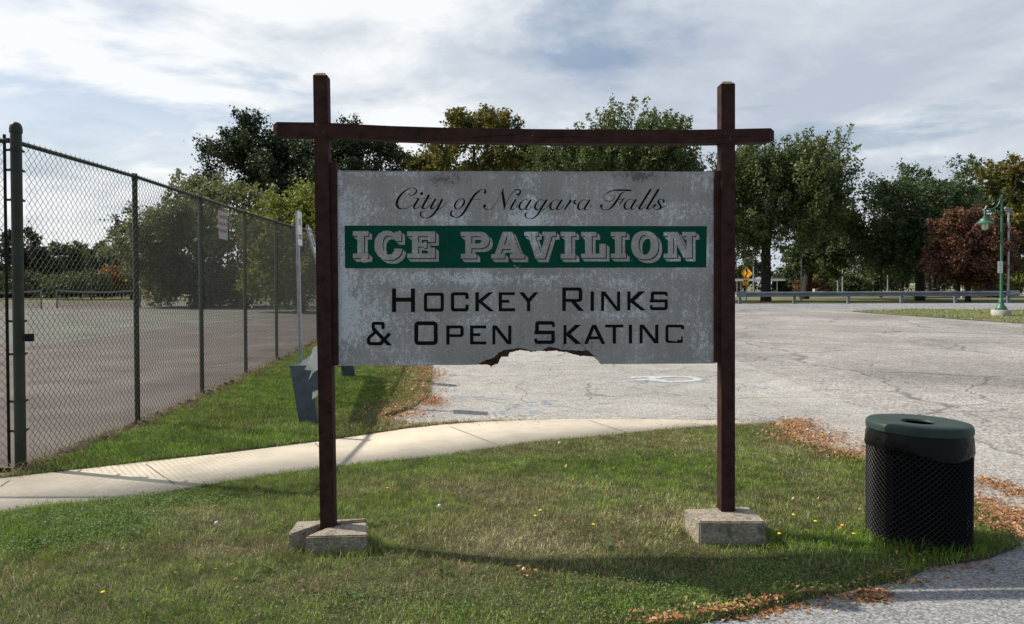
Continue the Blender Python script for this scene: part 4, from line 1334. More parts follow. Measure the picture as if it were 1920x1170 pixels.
MB().lathe([(RB - .004, BG - .02), (RB + .004, BG - .02), (RB + .004, BG + .02), (RB - .004, BG + .02)], (bx0, by0, 0), 48).build('bottom_hoop', M['can'], bin_, True)
MB().lathe([(0, BG + .03), (RB - .03, BG + .03), (RB - .022, BG + .3), (RB - .02, z1_ + .08)], (bx0, by0, 0), 48).build('liner', M['rubber'], bin_, True)
# film of the bag folded over the rim
vs = []; fs = []; K = 120
prof = [(-.004, .152), (.0, .118), (.009, .09), (.010, .05), (.013, .01), (.006, -.012)]
for i in range(K):
    a = 2 * math.pi * i / K
    low = 0.020 * math.sin(a * 2 + 1) + .010 * math.sin(a * 5) + .02 * math.cos(a + 2.2)
    for j, (ro, z) in enumerate(prof):
        wob = .006 * math.sin(a * 13 + j * 1.3) * math.sin(a * 7 + j) * (j > 1) + random.uniform(-.0015, .0015) * (j > 1)
        zz_ = BG + .565 + z + (low if j > 2 else low * .3)
        vs.append((bx0 + (RB + ro + wob) * math.cos(a), by0 + (RB + ro + wob) * math.sin(a), zz_))
n_ = len(prof)
for i in range(K):
    fs += [(i * n_ + j, ((i + 1) % K) * n_ + j, ((i + 1) % K) * n_ + j + 1, i * n_ + j + 1) for j in range(n_ - 1)]
MB().add(vs, fs).build('bin_bag', M['bag'], bin_, True)
lid = MB().lathe([(.098, .724), (.099, .729), (.104, .736), (.125, .739), (.19, .742), (.262, .743), (.293, .738), (.301, .729), (.305, .714), (.305, .688), (.301, .684)], (0, 0, 0), 64)
Rt = Matrix.Rotation(R(1.3), 3, 'Y') @ Matrix.Rotation(R(-.6), 3, 'X')
lid.v = [tuple(Rt @ (Vector(v) - Vector((0, 0, .7))) + Vector((bx0, by0, BG + .7))) for v in lid.v]
lid.build('lid', M['lid'], bin_, True)
# ------------------------------------------------------------------ parking signs by the fence and the metal barrier
def chan_post(name, base, top, label, plate_top, plate_len, face_fn):
    t = thing(name, base, label, 'sign')
    ax = (top - base); n_ = ax.length; u = ax.normalized()
    yv = Vector((0, 1, 0)); xv = yv.cross(u).normalized()
    m = MB()
    b0 = base - u * .1
    # U-channel: web and two flanges
    for c, sx_, sy_ in ((xv * .02, .004, .045), (yv * .022, .044, .004), (-yv * .022, .044, .004)):
        q = lambda p: [p + c + xv * sx_ / 2 * a + yv * sy_ / 2 * b for a, b in ((-1, -1), (1, -1), (1, 1), (-1, 1))]
        m.hexa(q(b0), q(top))
    m.build('post', M['galv'], t)
    hl = MB()
    for k in range(int(n_ / .0254)):
        p = base + u * (.05 + k * .0254) + - xv * .002 - yv * .0243
        hl.add([p - xv * .004 - u * .005, p + xv * .004 - u * .005, p + xv * .004 + u * .005, p - xv * .004 + u * .005], [(0, 1, 2, 3)])
    hl.build('bolt_holes', M['rubber'], t.children[-1])
    return t, u, xv, yv


b1 = gnd(565, 757); t1 = at(557.5, 396, b1.y)
ps, u, xv, yv = chan_post('parking_sign', b1, t1, 'upright perforated steel post with a narrow white and red parking sign by the fence', 0, 0, None)
def plate(par, top, u, xv, yv, off, ht, wd, yaw, m, name='sign_plate'):
    yv2 = (Matrix.Rotation(yaw, 3, 'Z') @ yv); n_ = yv2.cross(u).normalized()
    c = top + n_ * off
    q = [c - yv2 * wd / 2, c + yv2 * wd / 2, c + yv2 * wd / 2 - u * ht, c - yv2 * wd / 2 - u * ht]
    o = MB().prism(q, n_ * .003).build(name, m, par)
    return o, c, yv2, n_
def patch(par, c, u, yv2, n_, a0, a1, h0, h1, m, name, off=.0045):
    q = [c + yv2 * a0 - u * h0 + n_ * off, c + yv2 * a1 - u * h0 + n_ * off, c + yv2 * a1 - u * h1 + n_ * off, c + yv2 * a0 - u * h1 + n_ * off]
    return MB().add(q, [(0, 1, 2, 3)]).build(name, m, par)
YAW = R(5)
o, c, y2, n_ = plate(ps, t1, u, xv, yv, .028, .48, .30, YAW, M['white'])
for j in range(2):
    m = MB()
    for k in range(5):
        a0 = -.12 + k * .05
        m.add([c + y2 * a - u * hh + n_ * .0045 for a, hh in ((a0, .33 + j * .035), (a0 + .038, .33 + j * .035), (a0 + .038, .355 + j * .035), (a0, .355 + j * .035))], [(0, 1, 2, 3)])
    m.build('text_line', M['red'], o)
patch(o, c, u, y2, n_, -.06, .06, .10, .20, M['grey_print'], 'arrow_print')
b2 = gnd(652, 707); t2 = at(575.5, 422, b2.y - .3)
ps2, u, xv, yv = chan_post('disabled_parking_sign', b2, t2, 'leaning steel post with a white and blue disabled parking sign behind the left sign post', 0, 0, None)
o, c, y2, n_ = plate(ps2, t2 - u * .06, u, xv, yv, .028, .46, .30, YAW, M['white'])
patch(o, c, u, y2, n_, -.13, .13, .03, .09, M['grey_print'], 'upper_lettering')
patch(o, c, u, y2, n_, -.09, .09, .13, .34, M['blue'], 'blue_square')
m = MB()
for sgn in range(14):
    a = 2 * math.pi * sgn / 14; a2 = 2 * math.pi * (sgn + 1) / 14
    m.add([c - u * .25 + y2 * .01 + n_ * .006 + (y2 * math.cos(q) + u * math.sin(q)) * r_ for q, r_ in ((a, .035), (a2, .035), (a2, .052), (a, .052))], [(0, 1, 2, 3)])
m.add([c - u * h_ + y2 * a + n_ * .006 for a, h_ in ((-.03, .15), (-.005, .15), (-.005, .23), (-.03, .23))], [(0, 1, 2, 3)])
m.build('wheelchair_symbol', M['white'], o)
o, c, y2, n_ = plate(ps2, t2 - u * .55, u, xv, yv, .028, .17, .30, YAW, M['white'], 'lower_plate')
patch(o, c, u, y2, n_, -.12, .12, .06, .12, M['grey_print'], 'fine_print')

# low barrier: two leaning sheet-metal legs with a flat top between them, half wrapped in torn white sheet
f1, f2 = gnd(581, 796), gnd(656, 708)
ba = thing('metal_barrier', f1, 'low slate grey sheet metal barrier with torn white wrapping beside the fence', 'barrier')
def leg(f, top_off, wd):
    f = f - Vector((0, 0, .05)); top = f + Vector(top_off)
    x_ = Vector((wd / 2, 0, 0)); th = Vector((0, .035, 0))
    return MB().hexa([f - x_ - th, f + x_ - th, f + x_ + th, f - x_ + th], [top - x_ * 1.15 - th, top + x_ * 1.15 - th, top + x_ * 1.15 + th, top - x_ * 1.15 + th]).build('leg', M['slate'], ba, bevel=.006)
leg(f1, (-.12, .05, .76), .215); leg(f2, (-.12, -.05, .76), .215)
e1, e2 = f1 + Vector((.0, .15, .66)), f2 + Vector((-.12, -.1, .68))
dv = (e2 - e1).normalized(); x_ = Vector((dv.y, -dv.x, 0)) * .17
MB().hexa([e1 - x_, e1 + x_, e2 + x_, e2 - x_], [p + Vector((0, 0, .045)) for p in (e1 - x_, e1 + x_, e2 + x_, e2 - x_)]).build('top_board', M['slate'], ba, bevel=.006)
wr = MB(); K = 9
P = []
for i in range(K):
    for j in range(7):
        a = j / 6; s_ = i / (K - 1)
        p = e1 + Vector((.0 + .20 * a + .02 * random.uniform(-1, 1), -.20 + .45 * s_, .07 - .28 * a * a + .10 * s_ + .025 * random.uniform(-1, 1)))
        P.append(p)
wr.add(P, [(i * 7 + j, i * 7 + j + 1, (i + 1) * 7 + j + 1, (i + 1) * 7 + j) for i in range(K - 1) for j in range(6) if not (i < 2 and j > 4)])
bp = lambda px, py, Y: at(px, py, Y)
tri = lambda pts, Y: [at(x, y, Y + random.uniform(-.03, .03)) for x, y in pts]
Yb = f1.y - .12
wr.add(tri([(587, 652), (600, 646), (600, 684), (592, 696), (571, 693), (578, 680), (583, 668)], Yb), [(0, 1, 2, 3, 4, 5, 6)])
wr.add(tri([(584, 696), (592, 694), (578, 713)], Yb - .02), [(0, 1, 2)])
wr.add(tri([(586, 735), (598, 731), (597, 741), (585, 749)], Yb - .02), [(0, 1, 2, 3)])
wr.build('torn_wrapping', M['wrap'], ba)
MB().add(tri([(586, 700), (600, 690), (600, 732), (590, 730), (580, 720)], Yb + .01), [(0, 1, 2, 3, 4)]).build('hanging_sheet', M['slate'], ba)

# ------------------------------------------------------------------ right background: street lamp, guardrail, signs, poles
lb = gnd(1877, 592); Yl = lb.y; sc1 = Yl / F
lamp = thing('street_lamp', lb, 'green street lamp with one hanging lantern on a round concrete plinth', 'street lamp')
zb = lb.z
MB().lathe([(0, .0), (16.2 * sc1, 0), (16.2 * sc1, 10 * sc1), (15.5 * sc1, 11 * sc1), (0, 11 * sc1)], lb, 28).build('plinth', M['plinth'], lamp, True)
s1 = sc1
MB().lathe([(10 * s1, 11 * s1), (10 * s1, 14 * s1), (8.8 * s1, 15 * s1), (8.4 * s1, 17 * s1), (5 * s1, 21 * s1), (4.3 * s1, 23 * s1), (4.2 * s1, 30 * s1), (3.4 * s1, 31 * s1), (2.6 * s1, 33 * s1), (2.3 * s1, 100 * s1), (2.0 * s1, 190 * s1), (1.8 * s1, 226 * s1), (0, 227 * s1)], lb, 20).build('pole', M['lamp'], lamp, True)
zz1 = lambda py: at(1877, py, Yl).z
arm = MB()
arm.tube([(lb.x, lb.y, zz1(397.5)), (at(1846, 397, Yl).x, lb.y, zz1(397.5))], 1.5 * s1, 10)
arm.tube([at(x, y, Yl) for x, y in ((1876, 369), (1875, 377), (1871, 385), (1863, 391), (1853, 393.5), (1845, 393))], 1.0 * s1, 8)
arm.build('arm', M['lamp'], lamp, True)
lx = at(1847, 400, Yl)
ln = MB().lathe([(0, 7 * s1), (1.2 * s1, 6 * s1), (1.5 * s1, 4 * s1), (2.2 * s1, 3 * s1), (2.2 * s1, -5 * s1), (3.5 * s1, -6 * s1), (4 * s1, -9 * s1), (8 * s1, -10 * s1), (9 * s1, -14 * s1), (15 * s1, -18.5 * s1), (15 * s1, -19.5 * s1), (7 * s1, -17 * s1), (0, -17 * s1)], lx, 24)
lo = ln.build('lantern', M['lamp'], lamp, True)
MB().lathe([(6.5 * s1, -18 * s1), (6.5 * s1, -26 * s1), (5 * s1, -30 * s1), (0, -32 * s1)], lx, 18).build('lamp_glass', M['glass'], lo, True)
cg = MB()
for k in range(6):
    a = k * math.pi / 3
    cg.tube([lx + Vector((6.9 * s1 * math.cos(a), 6.9 * s1 * math.sin(a), -18 * s1)), lx + Vector((6.9 * s1 * math.cos(a), 6.9 * s1 * math.sin(a), -26 * s1)), lx + Vector((5.2 * s1 * math.cos(a), 5.2 * s1 * math.sin(a), -30.5 * s1)), lx + Vector((0, 0, -33 * s1))], .35 * s1, 5)
cg.build('glass_cage', M['lamp'], lo)
sp = at(1875.5, 501, Yl - .2)
pn = thing('pole_sign', sp, 'small white notice sign fixed to the green street lamp pole', 'sign')
MB().box(sp, (9 * s1, .01, 22 * s1)).build('plate', M['white'], pn, bevel=0.003)
for k, (dz, h_, w_) in enumerate(((7.5, 2.4, 2.2), (4.4, .9, 5), (2.8, .9, 6), (-1.5, 2.2, 3), (-6, .8, 4), (-7.6, .8, 5))):
    MB().box(sp + Vector((0, -.0065, dz * s1)), (w_ * .7 * s1, .003, h_ * .75 * s1)).build('text_line', M['grey_print'], pn)

# guardrail
gl, gr = gnd(1380, 570.5), gnd(1905, 572.5)
gl.y = gr.y = 48.5
gl = at(1380, 560, 48.5); gr = at(1890, 560, 48.5)
gzz = float(gz(0, 48.5))
gd = thing('guardrail', (gl.x, 48.5, gzz), 'long grey steel guardrail along the far side of the road', 'guardrail')
prof = [(0, .0), (.05, .03), (.05, .10), (0, .13), (0, .17), (.05, .20), (.05, .28), (0, .31)]
P = [(a, z) for a, z in prof]
vs = []
for x in np.linspace(gl.x, gr.x, 12):
    for a, z in P:
        vs.append((x, 48.42 - a * 1.6, gzz + .43 + z * 1.05))
n_ = len(P)
fs = [(i * n_ + j, i * n_ + j + 1, (i + 1) * n_ + j + 1, (i + 1) * n_ + j) for i in range(11) for j in range(n_ - 1)]
MB().add(vs, fs).build('rail', M['rail'], gd)
for px in (1387, 1489, 1590.5, 1690, 1791, 1890):
    p = at(px, 560, 48.5)
    MB().box((p.x, 48.5, gzz + .30), (.17, .15, .78)).build('post', M['rail'], gd)
e = at(1895, 553, 48.3)
MB().add([(e.x, 48.3, gzz + .42), (e.x + .45, 48.15, gzz + .46), (e.x + .5, 48.1, gzz + .62), (e.x + .45, 48.15, gzz + .80), (e.x, 48.3, gzz + .79), (e.x - .3, 48.3, gzz + .75), (e.x - .3, 48.3, gzz + .43)], [tuple(range(7))]).build('end_wing', M['rail'], gd)
e = at(1388, 553, 48.3)
MB().add([(e.x - .25, 48.25, gzz + .42), (e.x + .4, 48.3, gzz + .42), (e.x + .4, 48.3, gzz + .80), (e.x - .25, 48.25, gzz + .80)], [(0, 1, 2, 3)]).build('end_plate', M['rail'], gd)


def pole(name, px, ytop, ybase_px, Y, r_px, m, label, cat, head=None):
    z0 = float(gz(0, Y)); p = at(px, 540, Y); t = thing(name, (p.x, Y, z0), label, cat)
    top = at(px, ytop, Y)
    MB().tube([(p.x, Y, z0 - .1), (p.x, Y, top.z)], [r_px * Y / F, r_px * .75 * Y / F], 10).build('pole', m, t, True)
    k = Y / F
    if head == 'flood':
        MB().box((p.x + 0 * k, Y, top.z + 2 * k), (11 * k, 5 * k, 7 * k), Matrix.Rotation(.3, 3, 'Y')).box((p.x - 5 * k, Y, top.z + 5 * k), (5 * k, 4 * k, 5 * k), Matrix.Rotation(.5, 3, 'Y')).build('floodlight', M['rail'], t, bevel=.02)
    elif head == 'arm':
        MB().tube([(p.x, Y, top.z - .5 * k), (p.x - 4 * k, Y, top.z + 1 * k), (p.x - 6 * k, Y, top.z + .5 * k)], .6 * k, 6).build('arm', m, t)
    elif head == 'cap':
        MB().lathe([(r_px * k * 1.1, 0), (r_px * k * .9, 1.2 * k), (0, 1.8 * k)], (p.x, Y, top.z), 8).build('cap', m, t)
    return t


pole('light_pole', 1890, 396, 550, 49.6, 2.3, M['galv'], 'tall grey pole with twin floodlights behind the green street lamp', 'pole', 'flood')
pole('light_pole', 1413, 440, 548, 75, 1.4, M['galv'], 'thin pale pole between the yellow warning sign and the big maple trunk', 'pole', 'cap')
pole('light_pole', 1502.5, 484, 550, 54, 1.6, M['rail'], 'dark grey pole with short arm right of the flat roofed shelter', 'pole', 'arm')
pole('light_pole', 1571, 466, 546, 72, 1.3, M['galv'], 'taller of two pale poles close together beside the yellow-green tree', 'pole', 'cap')
pole('light_pole', 1580, 480, 550, 70, 1.5, M['galv'], 'shorter right-hand one of two pale poles standing close together', 'pole', 'cap')
pole('light_pole', 1664.5, 512, 548, 76, 1.3, M['galv'], 'short pale pole standing between two thin tree trunks', 'pole', 'cap')
pole('light_pole', 1803, 516, 550, 64, 1.2, M['white'], 'short white post under the red-leaved tree', 'pole', 'cap')

wsY = 52.0; k_ = wsY / F
wc = at(1400, 513, wsY)
ws = thing('warning_sign', (wc.x, wsY, float(gz(0, wsY))), 'yellow diamond winding road sign with a plaque at the end of the guardrail', 'sign')
MB().box((wc.x, wsY + .06, (wc.z + float(gz(0, wsY))) / 2 + .2), (.06, .06, wc.z - float(gz(0, wsY)) + .7)).build('post', M['rail'], ws)
yw = Matrix.Rotation(R(-55), 3, 'Z'); hx = yw @ Vector((1, 0, 0)); hn = yw @ Vector((0, -1, 0)); up = Vector((0, 0, 1))
r1 = 13.0 * k_
dia = MB().prism([wc + hx * r1, wc + up * r1, wc - hx * r1, wc - up * r1], -hn * .01).build('diamond_plate', M['yellow'], ws)
sg = MB(); Q = [(-.12, -.62), (-.12, -.2), (.16, .05), (.16, .2), (-.05, .32), (-.05, .5)]
for (a, b), (c_, d_) in zip(Q, Q[1:]):
    p, q = wc + (hx * a + up * b) * r1 + hn * .006, wc + (hx * c_ + up * d_) * r1 + hn * .006
    n_ = (q - p).normalized().cross(hn) * .09 * r1
    sg.add([p - n_, p + n_, q + n_, q - n_], [(0, 1, 2, 3)])
sg.add([wc + (hx * a + up * b) * r1 + hn * .007 for a, b in ((-.3, .45), (.2, .45), (-.05, .75))], [(0, 1, 2)])
sg.build('arrow', M['black'], dia)
pc = at(1398, 529, wsY)
pp = MB().prism([pc + hx * 6.5 * k_ + up * 6 * k_, pc - hx * 6.5 * k_ + up * 6 * k_, pc - hx * 6.5 * k_ - up * 6 * k_, pc + hx * 6.5 * k_ - up * 6 * k_], -hn * .01).build('speed_plaque', M['yellow'], ws)
for a, b, w_, h_ in ((-2.8, 2, 1, 4), (-1.4, 2, 1, 4), (1.4, 2.2, 1, 4), (2.6, 2.2, 1, 4), (0, -3.4, 6, 1.6)):
    p = pc + hx * a * k_ + up * b * k_ + hn * .006
    MB().add([p + hx * sx_ * w_ / 2 * k_ + up * sz_ * h_ / 2 * k_ for sx_, sz_ in ((-1, -1), (1, -1), (1, 1), (-1, 1))], [(0, 1, 2, 3)]).build('numeral', M['black'], pp)

# flat-roofed shelter
shY = 92.0; k_ = shY / F; zs = float(gz(0, shY))
a, b = at(1352, 525, shY), at(1474, 525, shY)
sh_ = thing('park_shelter', ((a.x + b.x) / 2, shY, zs), 'long open shelter with a flat white roof beyond the road', 'shelter')
MB().box(((a.x + b.x) / 2, shY + 1.2, a.z), (b.x - a.x, 3.6, 4.2 * k_)).build('roof', M['white'], sh_)
for px in (1382, 1398, 1412.5, 1457, 1466):
    p = at(px, 530, shY)
    MB().box((p.x, shY + (1.9 if px in (1398, 1466) else 0), (zs + a.z) / 2), (1.8 * k_, 1.8 * k_, a.z - zs)).build('post', M['galv'], sh_)
p = at(1534, 544, 74); k_ = 74 / F
bw = thing('concrete_planter', (p.x, 74, .42), 'low pale concrete wall stub near the dark grey pole', 'wall')
MB().box((p.x - 6 * k_, 74, .42 + .45), (5 * k_, .5, 7 * k_ + .3)).build('pier', M['plinth'], bw)
MB().box((p.x + 4 * k_, 74, .42 + .33), (15 * k_, .35, 5 * k_ + .2)).build('low_wall', M['plinth'], bw)


def picnic(px, Y, label):
    z = float(gz(0, Y)); p = at(px, 545, Y); t = thing('picnic_table', (p.x, Y, z), label, 'picnic table')
    MB().box((p.x, Y, z + .76), (1.9, .75, .06)).build('tabletop', M['wood'], t)
    for s_ in (-1, 1):
        MB().box((p.x, Y + s_ * .72, z + .45), (1.9, .27, .05)).build('bench', M['wood'], t)
        m = MB()
        m.tube([(p.x + s_ * .6, Y - .7, z), (p.x + s_ * .6, Y - .2, z + .74)], .04, 6); m.tube([(p.x + s_ * .6, Y + .7, z), (p.x + s_ * .6, Y + .2, z + .74)], .04, 6)
        m.tube([(p.x + s_ * .6, Y - .75, z + .42), (p.x + s_ * .6, Y + .75, z + .42)], .03, 6)
        m.build('leg_frame', M['wood'], t)
    return t


picnic(1718, 72, 'picnic table left of the dark trunk behind the guardrail')
picnic(1768, 76, 'picnic table under the left side of the red-leaved tree')
picnic(1826, 73, 'picnic table just right of the red-leaved tree trunk')
picnic(1862, 70, 'picnic table left of the green street lamp pole')

# ------------------------------------------------------------------ court furniture beyond the fence
def net(px0, px1, ytop, ybase, Y, sag, label):
    z = float(gz(0, Y)); a, b = at(px0, ytop, Y), at(px1, ytop, Y)
    t = thing('tennis_net', (a.x, Y, z), label, 'tennis net')
    for x in (a.x, b.x):
        MB().tube([(x, Y, z), (x, Y, a.z + .03)], .045, 8).build('net_post', M['grey_print'], t)
    pts = [Vector((a.x + (b.x - a.x) * s_, Y, a.z - sag * 4 * s_ * (1 - s_))) for s_ in np.linspace(0, 1, 15)]
    m = MB()
    for p, q in zip(pts, pts[1:]):
        m.add([p - Vector((0, .01, .06)), q - Vector((0, .01, .06)), q - Vector((0, .01, -.04)), p - Vector((0, .01, -.04))], [(0, 1, 2, 3)])
    m.build('headband', M['grey_print'], t)
    m = MB()
    for s_ in np.linspace(0, 1, 90):
        x = a.x + (b.x - a.x) * s_; zt = a.z - sag * 4 * s_ * (1 - s_)
        m.tube([(x, Y, z + .06), (x, Y, zt)], .006, 3, False)
    for h_ in np.linspace(.06, .95, 10):
        m.tube([(p.x, Y, z + (p.z - z) * h_) for p in pts], .006, 3, False)
    for h_ in (.97, .86, .78):
        for p, q in zip(pts, pts[1:]):
            m.add([Vector((p.x, Y + .01, z + (p.z - z) * h_)), Vector((q.x, Y + .01, z + (q.z - z) * h_)), Vector((q.x, Y + .01, z + (q.z - z) * (h_ - .06))), Vector((p.x, Y + .01, z + (p.z - z) * (h_ - .06)))], [(0, 1, 2, 3)])
    m.build('netting', M['rubber'], t)


net(-140, 77, 546, 580, 42, .10, 'tennis net at the far left, partly out of the picture')
net(106, 262, 544, 580, 43, .12, 'sagging tennis net seen between the two nearest fence posts')
p = gnd(391, 571)
tb_ = thing('court_bin', p, 'small dark rubbish barrel standing by the far edge of the court', 'trash can')
MB().lathe([(0, 0), (.30, 0), (.33, .45), (.31, .92), (.24, 1.0), (0, 1.02)], p, 18).build('barrel', M['can'], tb_, True)
MB().lathe([(.335, .3), (.345, .32), (.335, .34)], p, 18).build('hoop', M['rubber'], tb_, True)
def bench(px, py, label, w_=1.8, m='wood'):
    p = gnd(px, py); t = thing('bench', p, label, 'bench')
    MB().box(p + Vector((0, 0, .46)), (w_, .35, .05)).build('seat', M[m], t)
    MB().box(p + Vector((0, .2, .78)), (w_, .04, .35)).build('backrest', M[m], t)
    for s_ in (-1, 1):
        MB().box(p + Vector((s_ * w_ * .4, .03, .28)), (.06, .4, .56)).build('leg', M['can'], t)
bench(278, 566, 'dark bench at the far edge of the court left of the third fence post')
M['redwood'] = mat('reddish_wood', (0.10, 0.035, 0.03), .8)
bench(338, 566, 'reddish bench at the far edge of the court', 2.0, 'redwood')


# ------------------------------------------------------------------ trees
def leaves(blobs, ncl, per, leaf, seed, up=.5, shoot=1.0, spread=.45, hollow=.55, droop=0.0, clump=.62):
    r_ = np.random.default_rng(seed)
    B_ = np.array(blobs)
    vol = (B_[:, 3] * B_[:, 4] * B_[:, 5]) ** .67
    k = r_.choice(len(B_), ncl, p=vol / vol.sum())
    d = r_.normal(size=(ncl, 3)); d /= np.linalg.norm(d, axis=1)[:, None]
    rad = 1 - hollow * r_.random(ncl) ** 1.6
    c = B_[k, :3] + d * B_[k, 3:] * rad[:, None]
    if ncl >= 150 and clump > 0:
        ns_ = ncl // 7
        c = c[:ns_][r_.integers(0, ns_, ncl)] + r_.normal(0, clump, (ncl, 3)) * np.array([1, 1, .6])
        cen_ = B_[:, :3].mean(0)
        d = c - cen_; d /= np.linalg.norm(d, axis=1)[:, None] + 1e-6
    sd_ = d + np.array([0, 0, up]) + r_.normal(0, .35, (ncl, 3)); sd_ /= np.linalg.norm(sd_, axis=1)[:, None]
    Ls = shoot * r_.uniform(.5, 1.3, ncl)
    t = r_.random((ncl, per))
    pos = c[:, None, :] + sd_[:, None, :] * (t * Ls[:, None])[..., None] + r_.normal(0, 1, (ncl, per, 3)) * (spread * (1 - .75 * t))[..., None]
    pos[..., 2] -= droop * r_.random((ncl, per)) ** 1.5
    pos = pos.reshape(-1, 3); n = len(pos)
    nrm = r_.normal(size=(n, 3)) + np.array([0, 0, .6]); nrm /= np.linalg.norm(nrm, axis=1)[:, None]
    a = np.cross(nrm, r_.normal(size=(n, 3))); a /= np.linalg.norm(a, axis=1)[:, None]
    b = np.cross(nrm, a)
    s = (leaf * r_.uniform(.6, 1.3, n))[:, None]
    V = np.stack([pos - a * s, pos - b * s * .55 + nrm * s * .15, pos + a * s, pos + b * s * .55 + nrm * s * .15], 1).reshape(-1, 3)
    return V, np.arange(n * 4).reshape(-1, 4), c


LM = {
    'maple': leaf_mat('maple_leaf', (0.112, 0.150, 0.056), .45, (0.16, 0.17, 0.062)),
    'dark': leaf_mat('oak_leaf', (0.038, 0.056, 0.026), .6, trans=.25),
    'mid': leaf_mat('locust_leaf', (0.075, 0.115, 0.052), .5, (0.115, 0.14, 0.05), .3, (.55, .75)),
    'olive': leaf_mat('willow_leaf', (0.165, 0.18, 0.09), .45),
    'yellow': leaf_mat('yellow_green_leaf', (0.165, 0.19, 0.04), .4, (0.24, 0.21, 0.05), .4),
    'autumn': leaf_mat('turning_leaf', (0.12, 0.135, 0.04), .5, (0.22, 0.18, 0.045), .35, (.45, .62)),
    'red': leaf_mat('maroon_leaf', (0.16, 0.078, 0.050), .55, trans=.3),
    'far': leaf_mat('far_leaf', (0.075, 0.10, 0.045), .5, (0.12, 0.125, 0.05)),
    'rust': leaf_mat('rust_leaf', (0.13, 0.075, 0.035), .5),
    'orange': leaf_mat('orange_leaf', (0.30, 0.13, 0.03), .5, (0.25, 0.20, 0.03)),
}


def tree(name, px, Y, blobs, kind, label, ncl=260, per=70, leaf=.16, seed=1, trunk_r=.28, cat='tree', depth=.9, lean=0.0, nlimb=9, group=None, trunk=True, **kw):
    z0 = float(gz(0, Y)); base = at(px, 540, Y); base.z = z0; k = Y / F
    t = thing(name, base, label, cat, group)
    W = []
    for cx, cy, rx, ry in blobs:
        c = at(cx, cy, Y); W.append((c.x, Y + random.uniform(-.3, .3) * rx * k, c.z, rx * k, max(rx, ry) * k * depth, ry * k))
    V, Fq_, cen = leaves(W, ncl, per, leaf, seed, **kw)
    V[:, 2] = np.maximum(V[:, 2], z0 + .05)
    fast_mesh('crown', V, [Fq_], LM[kind], t)
    if trunk:
        m = MB()
        zc = np.mean([w_[2] for w_ in W]); zlow = min(w_[2] - w_[5] for w_ in W)
        fork = max(z0 + 1.2, zlow + .25 * (zc - zlow))
        top = Vector((np.mean([w_[0] for w_ in W]) * .5 + base.x * .5, Y, zc + .5))
        mid = Vector((base.x + lean * .5, Y, fork))
        m.tube([base - Vector((0, 0, .15)), base + Vector((0, 0, .1)), base + Vector((lean * .15, 0, .5)), base.lerp(mid, .6), mid, mid.lerp(top, .5), top], [trunk_r * 1.25, trunk_r * 1.15, trunk_r * 1.03, trunk_r, trunk_r * .9, trunk_r * .6, trunk_r * .25], 10)
        r_ = random.Random(seed)
        for i in range(nlimb):
            e_ = Vector(cen[r_.randrange(len(cen))]); s_ = mid.lerp(top, r_.uniform(0, .6))
            h_ = s_.lerp(e_, .5) + Vector((r_.uniform(-.3, .3), r_.uniform(-.3, .3), r_.uniform(.0, .5)))
            m.tube([s_, h_, e_], [trunk_r * .42, trunk_r * .26, trunk_r * .08], 6)
        m.build('trunk', M['bark'], t, True)
    return t


tree('maple_tree', 1436, 56, [(1425, 352, 58, 46), (1395, 405, 48, 60), (1485, 375, 76, 56), (1540, 385, 40, 48), (1465, 435, 86, 48), (1525, 340, 34, 36), (1400, 338, 36, 34), (1390, 455, 42, 33), (1550, 425, 30, 32), (1350, 365, 20, 36), (1468, 352, 44, 44), (1462, 400, 60, 50), (1500, 350, 40, 40)], 'maple',
     'large green maple with upright shoots right behind the warning sign', 620, 110, .118, 11, .36, up=1.3, shoot=2.2, spread=.36)
tree('maple_tree', 1508, 64, [(1552, 445, 46, 50), (1568, 475, 38, 40), (1525, 470, 42, 42), (1570, 430, 24, 32)], 'mid', 'dark leaning tree behind the big maple, its trunk beside the dark grey pole', 170, 80, .18, 12, .36, lean=1.0, up=.4)
tree('locust_tree', 1725, 57, [(1690, 375, 66, 50), (1745, 352, 62, 42), (1652, 425, 52, 52), (1700, 455, 82, 50), (1785, 385, 56, 52), (1622, 452, 28, 42), (1770, 440, 60, 55), (1730, 400, 60, 60)], 'mid',
     'broad dark green tree left of and behind the red-leaved tree', 640, 105, .118, 13, .33, up=.35, shoot=1.3, spread=.42, clump=.5)
tree('locust_tree', 1862, 68, [(1845, 372, 60, 55), (1905, 352, 62, 50), (1885, 440, 66, 62), (1950, 420, 60, 80), (1980, 350, 50, 50), (1845, 450, 40, 50)], 'autumn', 'yellowing tree at the right edge behind the street lamp', 400, 95, .18, 14, .45, lean=-1.2, up=.4)
tree('red_leaved_tree', 1815, 51.5, [(1800, 440, 50, 46), (1832, 468, 42, 54), (1772, 478, 38, 40), (1850, 490, 26, 36), (1800, 495, 55, 28)], 'red', 'rounded tree with dark maroon leaves behind the guardrail', 520, 90, .105, 15, .17, up=.3, shoot=.7, spread=.30, clump=.28)
tree('oak_tree', 520, 62, [(480, 286, 56, 50), (430, 320, 66, 46), (372, 338, 42, 30), (545, 330, 70, 70), (640, 274, 58, 46), (690, 305, 52, 42), (737, 304, 24, 24), (600, 350, 110, 56), (560, 290, 50, 44)], 'dark',
     'big dark oak left of the sign panel, higher than the other trees', 760, 105, .135, 16, .5, up=.6, shoot=1.2, spread=.5, clump=.42)
tree('willow_tree', 372, 44, [(400, 412, 84, 62), (345, 450, 72, 72), (462, 398, 42, 40), (300, 485, 50, 62), (420, 500, 100, 56), (340, 520, 80, 38)], 'olive', 'dense rounded olive green tree right behind the court fence', 420, 100, .12, 17, .3, up=.1, shoot=.8, spread=.4, droop=.6)
